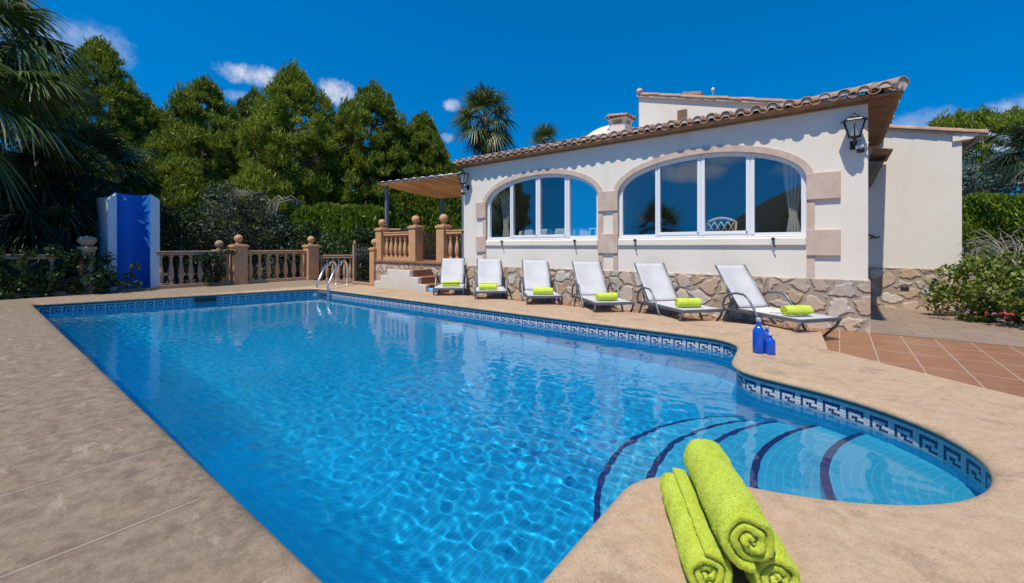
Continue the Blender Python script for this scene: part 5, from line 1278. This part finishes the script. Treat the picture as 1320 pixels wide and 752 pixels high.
h = D(-52, 128, 10.2); fan_palm(h, 0, 27, 1.5, 1.45, 1, 'palm', 'large fan palm with drooping fronds at the shower end of the pool', 'fan palms beside the shower', (-32, 80), 52, .85, .2)
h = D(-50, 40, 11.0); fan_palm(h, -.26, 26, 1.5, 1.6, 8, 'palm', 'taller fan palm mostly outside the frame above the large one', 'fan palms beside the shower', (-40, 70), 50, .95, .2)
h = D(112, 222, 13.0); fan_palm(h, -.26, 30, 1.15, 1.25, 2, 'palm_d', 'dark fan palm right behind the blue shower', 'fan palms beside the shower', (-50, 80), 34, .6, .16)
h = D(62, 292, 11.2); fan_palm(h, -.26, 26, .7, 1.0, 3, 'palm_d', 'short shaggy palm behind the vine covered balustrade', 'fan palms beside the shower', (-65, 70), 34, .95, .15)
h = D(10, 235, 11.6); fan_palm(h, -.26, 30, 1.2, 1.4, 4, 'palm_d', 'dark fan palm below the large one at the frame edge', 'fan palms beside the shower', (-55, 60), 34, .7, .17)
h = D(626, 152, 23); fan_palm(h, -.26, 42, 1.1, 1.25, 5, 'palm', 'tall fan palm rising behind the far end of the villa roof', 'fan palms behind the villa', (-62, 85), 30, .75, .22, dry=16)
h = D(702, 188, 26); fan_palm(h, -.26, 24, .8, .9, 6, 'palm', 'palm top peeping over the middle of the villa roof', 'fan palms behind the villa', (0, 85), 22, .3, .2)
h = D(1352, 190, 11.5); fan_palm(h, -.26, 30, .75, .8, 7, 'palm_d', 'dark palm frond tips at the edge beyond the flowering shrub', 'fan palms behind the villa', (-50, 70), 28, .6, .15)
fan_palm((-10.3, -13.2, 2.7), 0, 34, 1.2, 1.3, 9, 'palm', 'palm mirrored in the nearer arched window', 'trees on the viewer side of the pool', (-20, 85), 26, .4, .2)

# silver tree behind the hedge
c = cp(1278, 25); t = thing('silver_tree', 'blue silver leaved tree above the far hedge', 'tree', (c.x, c.y, -.26), 0, 'trees behind the wing')
rng = np.random.default_rng(9); C_ = np.array([(2.7 * q * math.cos(a) * k_, 2.7 * q * math.sin(a) * k_, 3.0 + 3.7 * s) for a, q, s in zip(rng.uniform(0, 6.28, 130), rng.uniform(.3, 1, 130) ** .5, rng.uniform(0, 1, 130)) for k_ in [math.sqrt(max(.1, 1 - (2 * s - .8) ** 2 / 1.6))]])
v, f = leaves(C_, rng.uniform(.35, .6, len(C_)), 110, .30, .07, rng, up=.15, outw=.8); npmesh('crown', v, f, M['silver'], t)
mb = MB(); trunk_mesh(mb, 5.5, .16, random.Random(3), 10, 2.2, 2.6); mb.build('trunk', M['bark'], t)

# flowering shrub on the right with bare twigs
base = c2w((1314 - CU) / FPX * 7.4, 7.4, -.26); rng = np.random.default_rng(12); cl = []
for _ in range(150):
    a, q, s = rng.uniform(0, 6.28), rng.uniform(.1, 1) ** .5, rng.uniform(0, 1); k_ = math.sqrt(max(.1, 1 - (s - .35) ** 2 / .55)); cl.append((1.12 * q * k_ * math.cos(a), 1.05 * q * k_ * math.sin(a), .22 + 1.15 * s * (1 - .15 * q)))
o = bushy('flowering_shrub', 'yellow green flowering shrub with bare twigs beside the wing path', 'shrub', base, cl, .19, 62, .085, .055, 'varleaf', 13, None, 22, .2)
mb = MB(); rr = random.Random(5); cam_l = Vector((-CS, -SN, 0))
for k_ in range(60):
    a = rr.uniform(0, 6.28); L_ = rr.uniform(.35, .95); d = (Vector((math.cos(a), math.sin(a), 0)) + cam_l * .3).normalized(); sd = Vector((-d.y, d.x, 0)) * rr.uniform(-.35, .35); z = rr.uniform(.45, .85)
    s0 = Vector((.2 * math.cos(a + 1) + .25 * CS, .2 * math.sin(a + 1) + .25 * SN, .95)); end = rr.uniform(-.15, .35)
    pts = [s0 + d * L_ * q + sd * L_ * q * q + Vector((0, 0, z * math.sin(PI * min(1, q * .62 + .02)) * 1.0 - q ** 3 * (.3 - end))) for q in [i_ / 7 for i_ in range(8)]]
    mb.tube(pts, [.008 * (1 - .7 * i_ / 7) for i_ in range(8)], 5)
    q = pts[4]; mb.tube([q, q + d * .12 + sd * .3 + Vector((0, 0, .1)), q + d * .25 + sd * .6 + Vector((0, 0, .05))], [.005, .004, .002], 4)
mb.tube([(.1, 0, 0), (.25 * CS, .25 * SN, .4), (.05, .05, .95), (-.1, 0, 1.25)], [.05, .042, .03, .02], 8); mb.tube([(.1, 0, 0), (.42 * CS, .42 * SN, .5), (.55 * CS, .55 * SN, 1.1), (.3 * CS, .3 * SN, 1.7)], [.055, .045, .03, .015], 8)
mb.build('bare_twig', M['twig'], o)
def flowers(u, v, dep, m_, n, name, seed):
    p = D(u, v, dep) - base; rg = np.random.default_rng(seed); C_ = np.array([tuple(p)]) + rg.normal(0, .05, (n, 3)) * np.array([1.3, 1.3, .5]); vv, ff = leaves(C_, np.full(n, .025), 10, .026, .02, rg); npmesh(name, vv, ff, M[m_], o)
flowers(1303, 406, 6.6, 'red', 4, 'flower', 1); flowers(1294, 409, 6.6, 'red', 2, 'flower', 2); flowers(1262, 403, 6.75, 'pink', 3, 'flower', 3); flowers(1252, 404, 6.8, 'pink', 1, 'flower', 4)
# vine on the balustrade at the palm end
cl = []; rng = np.random.default_rng(21)
for _ in range(190):
    y = rng.uniform(-3.2, yS0 + .35) ; z = rng.uniform(.08, 1.12); cl.append((.12 + rng.normal(0, .07), y - (yS0 - 2), z))
for _ in range(14): cl.append((.32 + rng.normal(0, .08), yS0 + rng.uniform(-.2, .75) - (yS0 - 2), rng.uniform(.1, 1.0)))
t = bushy('climbing_vine', 'leafy vine spilling over the balustrade beside the shower', 'vine', (BX, yS0 - 2, 0), cl, .14, 44, .085, .065, 'vine', 22, None, 30, .1)
cl = [(.15 + rng.normal(0, .06), rng.normal(0, .18), rng.uniform(.1, 1.15)) for _ in range(22)]
bushy('climbing_vine', 'dark climbing vine on the balustrade beside the middle pillar', 'vine', (BX, far(272)[1], 0), cl, .15, 44, .085, .06, 'shrub', 23, None, 8, .1)
# small fence and low wall beyond the path
a, b = cp(1234, 14.5), cp(1290, 13.5); t = thing('picket_fence', 'grey weathered picket fence behind the flowering shrub', 'fence', ((a + b) / 2 + Vector((0, 0, -.26))), math.atan2(b.y - a.y, b.x - a.x)); L_ = (b - a).length
mb = MB(); mb.box(-L_ / 2, L_ / 2, -.015, .015, .3, .38); mb.box(-L_ / 2, L_ / 2, -.015, .015, .95, 1.03); mb.build('rail', M['twig'], t)
for i in range(9): mb = MB(); x = -L_ / 2 + L_ * i / 8; mb.box(x - .04, x + .04, -.035, -.0155, .05, 1.35 + .1 * math.sin(i * 2.1)); mb.build('picket', M['twig'], t)
t = thing('garden_wall', 'low stone garden wall at the corner of the wing', 'wall', (*cp(1262, 11.8)[:2], -.26), YAW); mb = MB(); mb.box(-.75, .9, -.12, .12, 0, .95); mb.build('stonework', M['stone'], t, .02); mb = MB(); mb.box(-.78, .93, -.15, .15, .951, 1.01); mb.build('coping', M['balu_dark'], t, .01)
